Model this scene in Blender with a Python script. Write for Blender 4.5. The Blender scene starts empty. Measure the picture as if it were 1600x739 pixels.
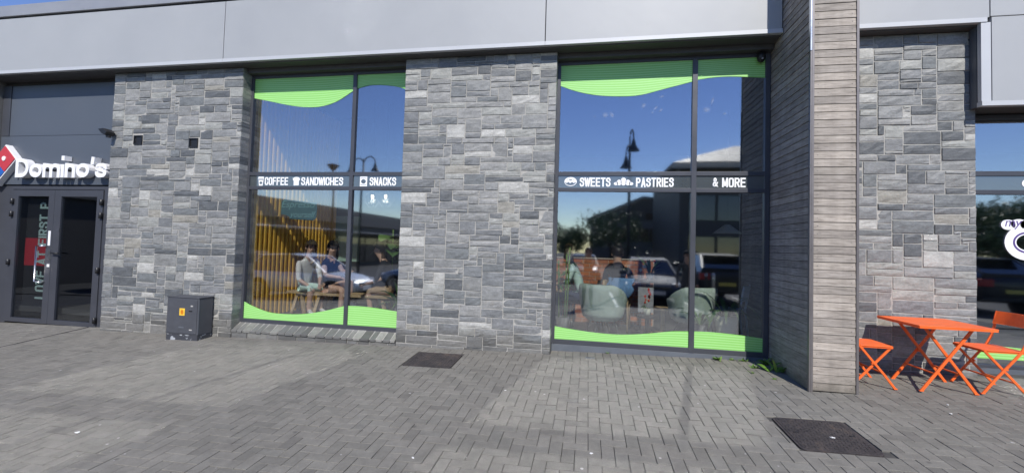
import bpy, bmesh, math, random
from mathutils import Vector, Matrix, Euler
import numpy as np
random.seed(7)
R = math.radians
scene = bpy.context.scene
col = scene.collection

# ------------------------------------------------------------------ camera
FPX, YAW, PITCH, ROLL, CYP = 672.146, -.175728, .0341319, .0291618, 360.475
GA, GB = .02032, .04767                      # fall of the pavement along and towards the shopfront
EYE = 1.7418
_f = Vector((math.sin(YAW)*math.cos(PITCH), math.cos(YAW)*math.cos(PITCH), math.sin(PITCH)))
_r = Vector((math.cos(YAW), -math.sin(YAW), 0)); _u = _r.cross(_f)
_R = math.cos(ROLL)*_r + math.sin(ROLL)*_u
_U = -math.sin(ROLL)*_r + math.cos(ROLL)*_u
cam_d = bpy.data.cameras.new('camera'); cam = bpy.data.objects.new('camera', cam_d); col.objects.link(cam)
m3 = Matrix((_R, _U, -_f)).transposed()
cam.matrix_world = Matrix.Translation((0, 0, EYE)) @ m3.to_4x4()
cam_d.sensor_width = 36.0; cam_d.lens = 36.0*FPX/1600
cam_d.shift_y = (CYP-369.5)/1600
cam_d.clip_start = .05; cam_d.clip_end = 2000
scene.camera = cam
def project(p):
    d = Vector(p) - Vector((0, 0, EYE)); z = d.dot(_f)
    if z <= .05: return None
    return 800+FPX*d.dot(_R)/z, CYP-FPX*d.dot(_U)/z

# ------------------------------------------------------------------ light
SUN = Vector((-.25, 1.0, -.96)).normalized()            # direction the light travels
SUN_EL = math.asin(-SUN.z); SUN_AZ = math.atan2(-SUN.x, -SUN.y)
world = bpy.data.worlds.new('World'); scene.world = world; world.use_nodes = True
nt = world.node_tree; nt.nodes.clear()
sky = nt.nodes.new('ShaderNodeTexSky'); sky.sky_type = 'NISHITA'; sky.sun_disc = False
sky.sun_elevation = SUN_EL; sky.sun_rotation = SUN_AZ; sky.altitude = 50; sky.air_density = 1.0; sky.dust_density = .0; sky.ozone_density = 3.0
bg = nt.nodes.new('ShaderNodeBackground'); bg.inputs[1].default_value = .138
wo = nt.nodes.new('ShaderNodeOutputWorld'); hs = nt.nodes.new('ShaderNodeHueSaturation'); hs.inputs['Hue'].default_value = .519; hs.inputs['Saturation'].default_value = 1.14; nt.links.new(sky.outputs[0], hs.inputs['Color']); nt.links.new(hs.outputs[0], bg.inputs[0]); nt.links.new(bg.outputs[0], wo.inputs[0])
sun_d = bpy.data.lights.new('sun', 'SUN'); sun_d.energy = 4.4; sun_d.angle = R(.53); sun_d.color = (1, .955, .89)
sun = bpy.data.objects.new('sun', sun_d); col.objects.link(sun)
sun.rotation_euler = SUN.to_track_quat('-Z', 'Y').to_euler(); sun.location = (3, -10, 12)
vs = scene.view_settings; vs.view_transform = 'Standard'; vs.look = 'None'; vs.exposure = 0.20; vs.gamma = 1.0; vs.use_curve_mapping = False
cy = scene.cycles
cy.use_denoising = True
try: cy.denoiser = 'OPENIMAGEDENOISE'
except Exception: pass
cy.max_bounces = 10; cy.diffuse_bounces = 4; cy.glossy_bounces = 5; cy.transmission_bounces = 8; cy.transparent_max_bounces = 24
cy.caustics_reflective = True; cy.blur_glossy = 0.0; cy.use_guiding = True; cy.guiding_training_samples = 64; cy.sample_clamp_indirect = 0.0
cy.use_adaptive_sampling = False

# ------------------------------------------------------------------ materials
MATS = {}
def N(t, kind, **kw):
    n = t.nodes.new(kind)
    for k, v in kw.items():
        if k[0] == 'i' and k[1:].isdigit(): n.inputs[int(k[1:])].default_value = v
        else: setattr(n, k, v)
    return n
def mix_rgb(t, fac, a, b, mode='MIX'):
    n = t.nodes.new('ShaderNodeMix'); n.data_type = 'RGBA'; n.blend_type = mode
    for sock, v in ((n.inputs[0], fac), (n.inputs[6], a), (n.inputs[7], b)):
        if hasattr(v, 'node'): t.links.new(v, sock)
        elif isinstance(v, (int, float)): sock.default_value = v
        else: sock.default_value = (*v, 1) if len(v) == 3 else v
    return n.outputs[2]
def math_n(t, op, a, b=0., c=None):
    n = t.nodes.new('ShaderNodeMath'); n.operation = op
    for i, v in enumerate((a, b) + ((c,) if c is not None else ())):
        if hasattr(v, 'node'): t.links.new(v, n.inputs[i])
        else: n.inputs[i].default_value = v
    return n.outputs[0]
def noise(t, vec, scale, detail=4, rough=.6, stretch=None):
    if stretch:
        mp = N(t, 'ShaderNodeMapping'); mp.inputs['Scale'].default_value = stretch; t.links.new(vec, mp.inputs[0]); vec = mp.outputs[0]
    n = N(t, 'ShaderNodeTexNoise'); n.inputs['Scale'].default_value = scale; n.inputs['Detail'].default_value = detail; n.inputs['Roughness'].default_value = rough
    t.links.new(vec, n.inputs['Vector']); return n.outputs['Fac']
def ramp(t, fac, stops, interp='LINEAR'):
    n = N(t, 'ShaderNodeValToRGB'); n.color_ramp.interpolation = interp
    el = n.color_ramp.elements
    while len(el) < len(stops): el.new(.5)
    for e, (p, c) in zip(el, stops):
        e.position = p; e.color = (*c, 1) if hasattr(c, '__len__') else (c, c, c, 1)
    t.links.new(fac, n.inputs[0]); return n.outputs[0]
def base(name):
    m = bpy.data.materials.new(name); m.use_nodes = True; t = m.node_tree
    b = t.nodes['Principled BSDF']; MATS[name] = m
    return m, t, b
def bump(t, b, h, strength, dist=.01):
    n = N(t, 'ShaderNodeBump'); n.inputs['Strength'].default_value = strength; n.inputs['Distance'].default_value = dist
    t.links.new(h, n.inputs['Height']); t.links.new(n.outputs[0], b.inputs['Normal'])
def mat(name, c, rough=.6, metal=0., var=.12, vscale=6., bstr=.0, bscale=60., rnd=0., world_co=False, spec=None, emit=None, coat=0.):
    """one plain surface: base colour with uneven wear (noise), optional fine relief"""
    m, t, b = base(name)
    tc = N(t, 'ShaderNodeTexCoord'); vec = N(t, 'ShaderNodeNewGeometry').outputs['Position'] if world_co else tc.outputs['Object']
    n1 = noise(t, vec, vscale, 5, .65)
    k = ramp(t, n1, [(.25, 1-var), (.75, 1+var)])
    cc = mix_rgb(t, 1., c, k, 'MULTIPLY')
    if rnd:
        oi = N(t, 'ShaderNodeObjectInfo'); k2 = ramp(t, oi.outputs['Random'], [(0, 1-rnd), (1, 1+rnd)]); cc = mix_rgb(t, 1., cc, k2, 'MULTIPLY')
    t.links.new(cc, b.inputs['Base Color'])
    rr = ramp(t, n1, [(.2, max(.02, rough-.08)), (.8, min(1, rough+.08))]); t.links.new(rr, b.inputs['Roughness'])
    b.inputs['Metallic'].default_value = metal
    if spec is not None: b.inputs['Specular IOR Level'].default_value = spec
    if coat: b.inputs['Coat Weight'].default_value = coat; b.inputs['Coat Roughness'].default_value = .04
    if emit: b.inputs['Emission Color'].default_value = (*emit[0], 1); b.inputs['Emission Strength'].default_value = emit[1]
    if bstr: bump(t, b, noise(t, vec, bscale, 3), bstr, .004 if bscale > 5 else .06)
    return m

def m_stone():
    m, t, b = base('slate_stone'); pos = N(t, 'ShaderNodeNewGeometry').outputs['Position']
    oi = N(t, 'ShaderNodeObjectInfo'); rnd = oi.outputs['Random']
    c1 = ramp(t, rnd, [(0, (0.101,0.108,0.112)), (.10, (0.151,0.161,0.162)), (.22, (0.215,0.220,0.216)), (.34, (0.164,0.171,0.173)), (.46, (0.249,0.250,0.241)), (.58, (0.188,0.193,0.193)), (.68, (0.281,0.285,0.265)), (.78, (0.207,0.210,0.203)), (.90, (0.265,0.255,0.222)), (.92, (0.390,0.388,0.362)), (.97,(0.169,0.178,0.181))], 'CONSTANT')
    off = N(t, 'ShaderNodeVectorMath', operation='SCALE'); sv = N(t, 'ShaderNodeCombineXYZ')
    for i in range(3): t.links.new(math_n(t, 'MULTIPLY', rnd, 37.0*(i+1)), sv.inputs[i])
    add = N(t, 'ShaderNodeVectorMath', operation='ADD'); t.links.new(pos, add.inputs[0]); t.links.new(sv.outputs[0], add.inputs[1]); v = add.outputs[0]
    n1 = noise(t, v, 7, 8, .7, (1, 1, 2.2)); n2 = noise(t, v, 38, 6, .7); n3 = noise(t, v, 16, 6, .75, (1, 1, 4))
    c = mix_rgb(t, 1., c1, ramp(t, n1, [(.25, .66), (.75, 1.34)]), 'MULTIPLY')
    c = mix_rgb(t, 1., c, ramp(t, n2, [(.3, .8), (.7, 1.2)]), 'MULTIPLY')
    c = mix_rgb(t, ramp(t, n3, [(.6, 0.), (.72, .5)]), c, (.47, .46, .43))
    rust = noise(t, v, 3.1, 5, .6); c = mix_rgb(t, ramp(t, rust, [(.66, 0.), (.78, .35)]), c, (.27, .22, .15))
    sp_ = N(t, 'ShaderNodeSeparateXYZ'); t.links.new(pos, sp_.inputs[0]); dn = noise(t, pos, 2.4, 5, .7)
    dirt = math_n(t, 'ADD', sp_.outputs[2], math_n(t, 'MULTIPLY', dn, -.75)); c = mix_rgb(t, ramp(t, dirt, [(.0, .5), (.16, 0.)]), c, (.10, .092, .075))     # splashed soil at the foot
    t.links.new(c, b.inputs['Base Color']); t.links.new(ramp(t, n2, [(.2, .42), (.8, .68)]), b.inputs['Roughness'])
    h = math_n(t, 'ADD', math_n(t, 'MULTIPLY', n1, 1.0), math_n(t, 'MULTIPLY', n2, .45)); bump(t, b, h, .6, .010)
m_stone()
def m_paver():
    m, t, b = base('concrete_paver'); pos = N(t, 'ShaderNodeNewGeometry')
    oi = N(t, 'ShaderNodeObjectInfo'); r = math_n(t, 'FRACT', math_n(t, 'ADD', oi.outputs['Random'], math_n(t, 'MULTIPLY', pos.outputs['Random Per Island'], 7.31)))
    v = pos.outputs['Position']
    c = ramp(t, r, [(0, (0.148,0.141,0.124)), (.12, (0.168,0.162,0.141)), (.5, (0.182,0.173,0.151)), (.88, (0.191,0.183,0.160)), (1, (0.166,0.161,0.142))])
    n1 = noise(t, v, .7, 5, .6); n2 = noise(t, v, 9, 6, .7); n3 = noise(t, v, 240, 2, .6)
    c = mix_rgb(t, 1., c, ramp(t, n1, [(.28, .88), (.72, 1.10)]), 'MULTIPLY')
    c = mix_rgb(t, 1., c, ramp(t, n2, [(.28, .82), (.72, 1.16)]), 'MULTIPLY')
    c = mix_rgb(t, 1., c, ramp(t, n3, [(.3, .80), (.7, 1.2)]), 'MULTIPLY')
    st = noise(t, v, 2.3, 6, .7); c = mix_rgb(t, ramp(t, st, [(.60, 0.), (.74, .5)]), c, (.088, .084, .077))
    st2 = noise(t, v, 1.1, 6, .75); c = mix_rgb(t, ramp(t, st2, [(.62, 0.), (.75, .30)]), c, (.27, .27, .26))
    vo = N(t, 'ShaderNodeTexVoronoi'); vo.inputs['Scale'].default_value = 2.6; vo.inputs['Randomness'].default_value = 1.; t.links.new(v, vo.inputs['Vector'])
    wob = math_n(t, 'ADD', vo.outputs['Distance'], math_n(t, 'MULTIPLY', n2, .10)); c = mix_rgb(t, ramp(t, wob, [(.085, .55), (.115, 0.)]), c, (.07, .067, .062))      # old oil drips
    t.links.new(c, b.inputs['Base Color']); b.inputs['Roughness'].default_value = .8; b.inputs['Specular IOR Level'].default_value = .35
    bump(t, b, n3, .35, .003)
m_paver()
def m_film():
    m, t, b = base('green_film'); uv = N(t, 'ShaderNodeUVMap', uv_map='UVMap')
    s = N(t, 'ShaderNodeSeparateXYZ'); t.links.new(uv.outputs[0], s.inputs[0])
    w = math_n(t, 'FRACT', math_n(t, 'MULTIPLY', s.outputs[1], 1/.030))
    k = ramp(t, w, [(0, 0.), (.50, 0.), (.60, 1.), (.90, 1.), (1, 0.)])
    c = mix_rgb(t, k, (.25, .58, .135), (.37, .69, .26))
    t.links.new(c, b.inputs['Base Color']); b.inputs['Roughness'].default_value = .38
m_film()
def m_glass(name, refl, tint, rough=.0, haze=0.):
    m = bpy.data.materials.new(name); m.use_nodes = True; t = m.node_tree; t.nodes.clear(); MATS[name] = m
    o = N(t, 'ShaderNodeOutputMaterial'); tr = N(t, 'ShaderNodeBsdfTransparent'); tr.inputs[0].default_value = (*tint, 1)
    gl = N(t, 'ShaderNodeBsdfGlossy'); gl.inputs['Roughness'].default_value = rough; gl.inputs[0].default_value = (.92, .96, 1, 1)
    lw = N(t, 'ShaderNodeLayerWeight'); f = math_n(t, 'POWER', lw.outputs['Facing'], 4.0); f = math_n(t, 'MULTIPLY_ADD', f, .75, refl)
    if haze:                                 # fine dust film: part of the mirror image is slightly spread
        g2 = N(t, 'ShaderNodeBsdfGlossy'); g2.inputs['Roughness'].default_value = .125; g2.inputs[0].default_value = (.92, .96, 1, 1)
        m2 = N(t, 'ShaderNodeMixShader'); m2.inputs[0].default_value = haze; t.links.new(gl.outputs[0], m2.inputs[1]); t.links.new(g2.outputs[0], m2.inputs[2]); gl = m2
    mx = N(t, 'ShaderNodeMixShader'); t.links.new(f, mx.inputs[0]); t.links.new(tr.outputs[0], mx.inputs[1]); t.links.new(gl.outputs[0], mx.inputs[2]); t.links.new(mx.outputs[0], o.inputs[0])
m_glass('window_glass', .355, (.97, .985, .975), .032); m_glass('window_glass_inner', .11, (.95, .97, .96), .05); m_glass('door_glass', .14, (.60, .62, .63), .0); m_glass('dark_glass', .10, (.22, .23, .25)); m_glass('car_glass', .10, (.12, .14, .15))
def m_wood(name, ca, cb, cc, sheen=.7):
    m, t, b = base(name); g = N(t, 'ShaderNodeNewGeometry'); oi = N(t, 'ShaderNodeObjectInfo'); rnd = oi.outputs['Random']
    sv = N(t, 'ShaderNodeCombineXYZ')
    for i in range(3): t.links.new(math_n(t, 'MULTIPLY', rnd, 23.0*(i+1)), sv.inputs[i])
    add = N(t, 'ShaderNodeVectorMath', operation='ADD'); t.links.new(g.outputs['Position'], add.inputs[0]); t.links.new(sv.outputs[0], add.inputs[1]); v = add.outputs[0]
    n1 = noise(t, v, 5, 6, .65, (1, 1, 9)); n2 = noise(t, v, 30, 5, .7, (.5, .5, 9)); n3 = noise(t, v, 2.2, 3, .5)
    c = ramp(t, n1, [(.25, ca), (.5, cb), (.78, cc)])
    c = mix_rgb(t, 1., c, ramp(t, n2, [(.3, .8), (.7, 1.18)]), 'MULTIPLY')
    c = mix_rgb(t, 1., c, ramp(t, rnd, [(0, (.84,.84,.85)), (.5, (1, 1, 1)), (1, (1.14, 1.13, 1.12))]), 'MULTIPLY')
    c = mix_rgb(t, 1., c, ramp(t, n3, [(.3, .85), (.7, 1.12)]), 'MULTIPLY')
    sp_ = N(t, 'ShaderNodeSeparateXYZ'); t.links.new(g.outputs['Position'], sp_.inputs[0]); dn = noise(t, g.outputs['Position'], 5, 5, .7)
    dirt = math_n(t, 'ADD', sp_.outputs[2], math_n(t, 'MULTIPLY', dn, -.35)); c = mix_rgb(t, ramp(t, dirt, [(.16, .6), (.30, 0.)]), c, (.07, .065, .045))
    run = noise(t, g.outputs['Position'], 9, 3, .6, (1, 1, .06)); c = mix_rgb(t, 1., c, ramp(t, run, [(.3, .86), (.7, 1.1)]), 'MULTIPLY')
    t.links.new(c, b.inputs['Base Color']); b.inputs['Roughness'].default_value = sheen; bump(t, b, n2, .3, .004)
m_wood('weathered_timber', (.165, .142, .119), (.315, .279, .238), (.43, .388, .338))
m_wood('light_wood', (.42, .29, .15), (.55, .40, .23), (.66, .50, .31), .5)
def m_leaf(name, c, c2):
    m, t, b = base(name); tc = N(t, 'ShaderNodeTexCoord'); g = N(t, 'ShaderNodeNewGeometry'); oi = N(t, 'ShaderNodeObjectInfo')
    r = math_n(t, 'FRACT', math_n(t, 'ADD', oi.outputs['Random'], math_n(t, 'MULTIPLY', g.outputs['Random Per Island'], 5.77)))
    cc = mix_rgb(t, r, c, c2); n1 = noise(t, g.outputs['Position'], 14, 4); cc = mix_rgb(t, 1., cc, ramp(t, n1, [(.3, .75), (.7, 1.25)]), 'MULTIPLY')
    t.links.new(cc, b.inputs['Base Color']); b.inputs['Roughness'].default_value = .45
    b.inputs['Subsurface Weight'].default_value = 0
m_leaf('foliage', (.035, .075, .018), (.09, .15, .04)); m_leaf('house_plant', (.03, .09, .02), (.10, .20, .05)); m_leaf('weed', (.07, .16, .02), (.17, .28, .05))
def m_manhole():
    m, t, b = base('cast_iron'); tc = N(t, 'ShaderNodeTexCoord'); g = N(t, 'ShaderNodeNewGeometry')
    n = noise(t, g.outputs['Position'], 7, 5, .7); n2 = noise(t, g.outputs['Position'], 60, 4, .7)
    c = ramp(t, n, [(.3, (.034, .031, .032)), (.55, (.058, .051, .050)), (.75, (.115, .088, .070))]); c = mix_rgb(t, 1., c, ramp(t, n2, [(.3, .7), (.7, 1.5)]), 'MULTIPLY')
    t.links.new(c, b.inputs['Base Color']); b.inputs['Roughness'].default_value = .62; b.inputs['Metallic'].default_value = .25; bump(t, b, n2, .4, .003)
m_manhole()
def m_scuffed():
    m, t, b = base('scuffed_metal'); g = N(t, 'ShaderNodeNewGeometry')
    n = noise(t, g.outputs['Position'], 13, 4, .6); c = mix_rgb(t, ramp(t, n, [(.55, 0.), (.58, 1.)]), (.05, .053, .062), (.36, .38, .40))
    t.links.new(c, b.inputs['Base Color']); b.inputs['Roughness'].default_value = .5
m_scuffed()
mat('mortar', (.37, .36, .33), .9, var=.22, vscale=18, bstr=.5, bscale=150, world_co=True)
mat('silver_panel', (.35, .362, .37), .55, .08, var=.05, vscale=.7, bstr=.12, bscale=1.1, world_co=True)
mat('panel_trim', (.47, .485, .50), .5, .1, var=.03, vscale=1.5, world_co=True)
mat('coping_metal', (.30, .31, .33), .5, .3, var=.08, vscale=1.5, world_co=True)
mat('dark_soffit', (.075, .072, .07), .55, .0, var=.1, world_co=True)
mat('shadow_gap', (.012, .012, .014), .8)
mat('frame_grey', (.062, .066, .078), .38, .15, var=.08, vscale=3, world_co=True)
mat('spandrel_grey', (.055, .066, .070), .3, .0, var=.06, vscale=2, world_co=True, spec=.5, coat=1.); _b = MATS['spandrel_grey'].node_tree.nodes['Principled BSDF']; _b.inputs['Coat IOR'].default_value = 2.2; _b.inputs['Coat Roughness'].default_value = .06
mat('sign_panel', (.085, .098, .118), .42, .1, var=.06, vscale=1.5, world_co=True)
mat('plinth_grey', (.12, .135, .155), .45, .1, var=.15, vscale=5, world_co=True)
mat('white_letter', (.80, .80, .80), .35, var=.03); mat('white_vinyl', (.83, .84, .85), .5, var=.02)
mat('sign_red', (.50, .04, .05), .35, var=.04); mat('sign_blue', (.02, .11, .42), .35, var=.04)
mat('black_plastic', (.012, .012, .013), .45); mat('steel', (.62, .62, .61), .25, .95, var=.04)
mat('cabinet_grey', (.066, .070, .080), .55, .0, var=.14, vscale=7, bstr=.15, bscale=30); mat('label_yellow', (.78, .50, .05), .5, var=.1, vscale=30); mat('label_orange', (.62, .2, .01), .5)
mat('orange_paint', (.82, .135, .02), .46, .0, var=.14, vscale=7, bstr=.05, bscale=120)
mat('corner_trim', (.20, .185, .18), .45, .55, var=.1, vscale=4, world_co=True); mat('corner_trim_light', (.62, .64, .66), .3, .8, var=.05, world_co=True)
mat('joint_sand', (.062, .06, .055), .95, var=.3, vscale=22, world_co=True); mat('asphalt', (.05, .051, .053), .85, var=.22, vscale=2, bstr=.5, bscale=200, world_co=True)
mat('road_paint', (.62, .62, .60), .7, var=.2, vscale=8, world_co=True); mat('gum', (.42, .41, .39), .8, var=.2, vscale=40); mat('litter_white', (.75, .75, .73), .7)
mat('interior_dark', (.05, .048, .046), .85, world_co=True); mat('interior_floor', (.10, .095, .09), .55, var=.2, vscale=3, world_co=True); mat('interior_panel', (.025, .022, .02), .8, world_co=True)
mat('mint_wall', (.33, .47, .40), .7, var=.05, world_co=True); mat('slat_amber', (.92, .56, .09), .5, var=.15, vscale=5, rnd=.12); mat('slat_back', (.26, .14, .02), .8, world_co=True)
mat('brick_orange', (.46, .165, .07), .8, var=.2, vscale=14, rnd=.22, bstr=.3, bscale=80); mat('brick_joint', (.50, .42, .34), .9, var=.1, vscale=20)
mat('sage_velvet', (.45, .54, .46), .85, var=.15, vscale=9); mat('dark_leg', (.03, .022, .018), .5); mat('black_cloth', (.013, .013, .016), .85, var=.3)
mat('mint_cloth', (.60, .78, .70), .85, var=.08, bstr=.3, bscale=12); mat('white_cloth', (.72, .70, .68), .85, var=.08); mat('navy_cloth', (.02, .03, .07), .85, var=.2); mat('denim', (.14, .27, .46), .85, var=.2, vscale=16, bstr=.4, bscale=18)
mat('tan_cloth', (.42, .29, .17), .85, var=.12); mat('pink_cloth', (.62, .47, .46), .85, var=.1); mat('grey_cloth', (.07, .07, .075), .85, var=.2); mat('skin', (.58, .36, .26), .5, var=.06, vscale=12)
mat('hair_dark', (.02, .013, .01), .5, var=.4, vscale=40); mat('hair_brown', (.10, .055, .03), .5, var=.4, vscale=40); mat('hair_blond', (.50, .36, .19), .5, var=.3, vscale=40); mat('shoe', (.03, .03, .03), .6); mat('shoe_white', (.65, .65, .63), .6)
mat('teal_board', (.03, .12, .14), .5, var=.1); mat('neon_tube', (.16, .36, .38), .4); mat('pot_cream', (.62, .62, .50), .6, var=.08); mat('pot_grey', (.14, .14, .14), .6); mat('soil', (.03, .02, .015), .95); mat('petal_white', (.8, .8, .76), .6); mat('petal_red', (.6, .06, .03), .6)
mat('pale_blue', (.38, .53, .70), .5, var=.05); mat('poster_grey', (.36, .36, .37), .6, var=.25, vscale=18); mat('red_vinyl', (.55, .03, .045), .5); mat('mint_vinyl', (.55, .72, .66), .5); mat('purple_vinyl', (.10, .06, .22), .5); mat('lime_vinyl', (.27, .62, .13), .5)
mat('trunk_bark', (.10, .075, .05), .9, var=.35, vscale=9, bstr=.6, bscale=25)
mat('shop_cladding', (.075, .07, .068), .6, var=.12, vscale=.6, world_co=True); mat('shop_wall', (.14, .14, .14), .75, var=.12, vscale=.7, world_co=True); mat('roof_slate', (.10, .105, .115), .6, var=.15, vscale=2, world_co=True); mat('roof_pale', (.42, .41, .39), .6, var=.1, world_co=True); mat('white_render', (.7, .7, .68), .7, var=.08, world_co=True)
mat('tyre', (.018, .018, .018), .85); mat('alloy', (.55, .55, .56), .3, .85); mat('tail_red', (.42, .015, .02), .25); mat('head_lamp', (.75, .77, .8), .12); mat('plate_yellow', (.75, .62, .12), .5); mat('plate_white', (.8, .8, .78), .5); mat('trim_black', (.015, .015, .016), .5); mat('lamp_post', (.02, .021, .024), .5)
mat('car_blue', (.035, .06, .11), .6, .0, var=.02, spec=.25)
for n_, c_ in (('car_silver', (.72, .75, .78)), ('car_black', (.012, .013, .016)), ('car_white', (.72, .73, .74)), ('car_lightblue', (.24, .32, .42))):
    mat(n_, c_, .36, .3, var=.02, coat=.35)

# ------------------------------------------------------------------ mesh helpers
class MB:
    def __init__(s): s.v = []; s.f = []; s.m = []; s.uv = []
    def face(s, idx, mi=0): s.f.append(tuple(idx)); s.m.append(mi)
    def quad(s, a, b, c, d, mi=0):
        n = len(s.v); s.v += [tuple(a), tuple(b), tuple(c), tuple(d)]; s.face((n, n+1, n+2, n+3), mi)
    def box(s, x0, x1, y0, y1, z0, z1, mi=0):
        n = len(s.v)
        s.v += [(x0,y0,z0),(x1,y0,z0),(x1,y1,z0),(x0,y1,z0),(x0,y0,z1),(x1,y0,z1),(x1,y1,z1),(x0,y1,z1)]
        for q in ((0,3,2,1),(4,5,6,7),(0,1,5,4),(1,2,6,5),(2,3,7,6),(3,0,4,7)): s.face([n+i for i in q], mi)
        return s
    def bar(s, a, b, w, h, mi=0, up=(0, 0, 1)):
        """rectangular bar from a to b"""
        a = Vector(a); b = Vector(b); d = (b-a).normalized(); u = Vector(up)
        if abs(d.dot(u)) > .98: u = Vector((1, 0, 0))
        r = d.cross(u).normalized(); u = r.cross(d)
        n = len(s.v)
        for p in (a, b):
            for sr, su in ((-1,-1),(1,-1),(1,1),(-1,1)): s.v.append(tuple(p + r*sr*w/2 + u*su*h/2))
        for q in ((3,2,1,0),(4,5,6,7),(0,1,5,4),(1,2,6,5),(2,3,7,6),(3,0,4,7)): s.face([n+i for i in q], mi)
        return s
    def tube(s, path, r, n=8, mi=0, cap=True, rr=None):
        P = [Vector(p) for p in path]; k0 = len(s.v); up = Vector((0, 0, 1))
        for i, p in enumerate(P):
            d = (P[min(i+1, len(P)-1)] - P[max(i-1, 0)]).normalized()
            a = d.cross(up if abs(d.z) < .95 else Vector((1, 0, 0))).normalized(); b = d.cross(a)
            ri = rr[i] if rr else r
            for k in range(n):
                t = 2*math.pi*k/n; s.v.append(tuple(p + a*math.cos(t)*ri + b*math.sin(t)*ri))
        for i in range(len(P)-1):
            for k in range(n):
                s.face((k0+i*n+k, k0+i*n+(k+1) % n, k0+(i+1)*n+(k+1) % n, k0+(i+1)*n+k), mi)
        if cap:
            s.face([k0+k for k in range(n)][::-1], mi); s.face([k0+(len(P)-1)*n+k for k in range(n)], mi)
        return s
    def lathe(s, prof, n=16, c=(0, 0, 0), axis='z', mi=0):
        k0 = len(s.v)
        for (r, h) in prof:
            for k in range(n):
                t = 2*math.pi*k/n; a, b = r*math.cos(t), r*math.sin(t)
                p = (a, b, h) if axis == 'z' else ((h, a, b) if axis == 'x' else (b, h, a))
                s.v.append((p[0]+c[0], p[1]+c[1], p[2]+c[2]))
        for i in range(len(prof)-1):
            for k in range(n): s.face((k0+i*n+k, k0+i*n+(k+1) % n, k0+(i+1)*n+(k+1) % n, k0+(i+1)*n+k), mi)
        s.face([k0+k for k in range(n)][::-1], mi); s.face([k0+(len(prof)-1)*n+k for k in range(n)], mi)
        return s
    def prism_y(s, poly, y0, y1, mi=0):
        """polygon in x,z pulled through y"""
        n = len(poly); k = len(s.v)
        s.v += [(x, y0, z) for x, z in poly] + [(x, y1, z) for x, z in poly]
        s.face([k+i for i in range(n)], mi); s.face([k+n+i for i in range(n)][::-1], mi)
        for i in range(n): s.face((k+(i+1) % n, k+i, k+n+i, k+n+(i+1) % n), mi)
        return s
    def prism_z(s, poly, z0, z1, mi=0):
        n = len(poly); k = len(s.v)
        s.v += [(x, y, z0) for x, y in poly] + [(x, y, z1) for x, y in poly]
        s.face([k+i for i in range(n)][::-1], mi); s.face([k+n+i for i in range(n)], mi)
        for i in range(n): s.face((k+i, k+(i+1) % n, k+n+(i+1) % n, k+n+i), mi)
        return s
    def build(s, name, mats, parent=None, smooth=False, bevel=0., seg=2):
        me = bpy.data.meshes.new(name); me.from_pydata(s.v, [], s.f)
        if isinstance(mats, str): mats = [mats]
        for q in mats: me.materials.append(MATS[q])
        if len(mats) > 1: me.polygons.foreach_set('material_index', s.m)
        if smooth: me.polygons.foreach_set('use_smooth', [True]*len(s.f))
        o = bpy.data.objects.new(name, me); col.objects.link(o)
        if parent is not None: o.parent = parent
        if bevel:
            b = o.modifiers.new('bevel', 'BEVEL'); b.width = bevel; b.segments = seg; b.limit_method = 'ANGLE'; b.angle_limit = R(35)
        return o
def fix_normals(o):
    bm = bmesh.new(); bm.from_mesh(o.data); bmesh.ops.recalc_face_normals(bm, faces=bm.faces); bm.to_mesh(o.data); bm.free(); return o
def tag(o, label=None, cat=None, group=None, kind=None):
    if label: o['label'] = label
    if cat: o['category'] = cat
    if group: o['group'] = group
    if kind: o['kind'] = kind
    return o
def thing(name, loc, label, cat, group=None, rz=0.):
    o = bpy.data.objects.new(name, None); col.objects.link(o); o.location = loc; o.rotation_euler = (0, 0, rz); o.empty_display_size = .1
    return tag(o, label, cat, group)
def box(name, x0, x1, y0, y1, z0, z1, m, parent=None, bevel=0.):
    """box in world coordinates; when it has a parent Empty the mesh is shifted into the parent's frame (parents here are unrotated)"""
    l = parent.location if parent is not None else Vector((0, 0, 0))
    if parent is not None and parent.parent is not None: l = l + parent.parent.location
    return MB().box(x0-l.x, x1-l.x, y0-l.y, y1-l.y, z0-l.z, z1-l.z).build(name, m, parent, bevel=bevel)
def gz(x, y):
    return GA*x + GB*y if y > -1.2 else GA*x - GB*1.2 + .008*(y+1.2)
def copy_tree(o, parent=None):
    c = o.copy(); col.objects.link(c)
    if parent is not None: c.parent = parent
    for ch in o.children: copy_tree(ch, c)
    return c
def text_mesh(body, bold=0., shear=0.):
    cu = bpy.data.curves.new('t', 'FONT'); cu.body = body; cu.size = 1.; cu.offset = bold; cu.shear = shear; cu.resolution_u = 4
    o = bpy.data.objects.new('t', cu); col.objects.link(o)
    dg = bpy.context.evaluated_depsgraph_get(); me = bpy.data.meshes.new_from_object(o.evaluated_get(dg))
    bpy.data.objects.remove(o); return me
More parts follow.
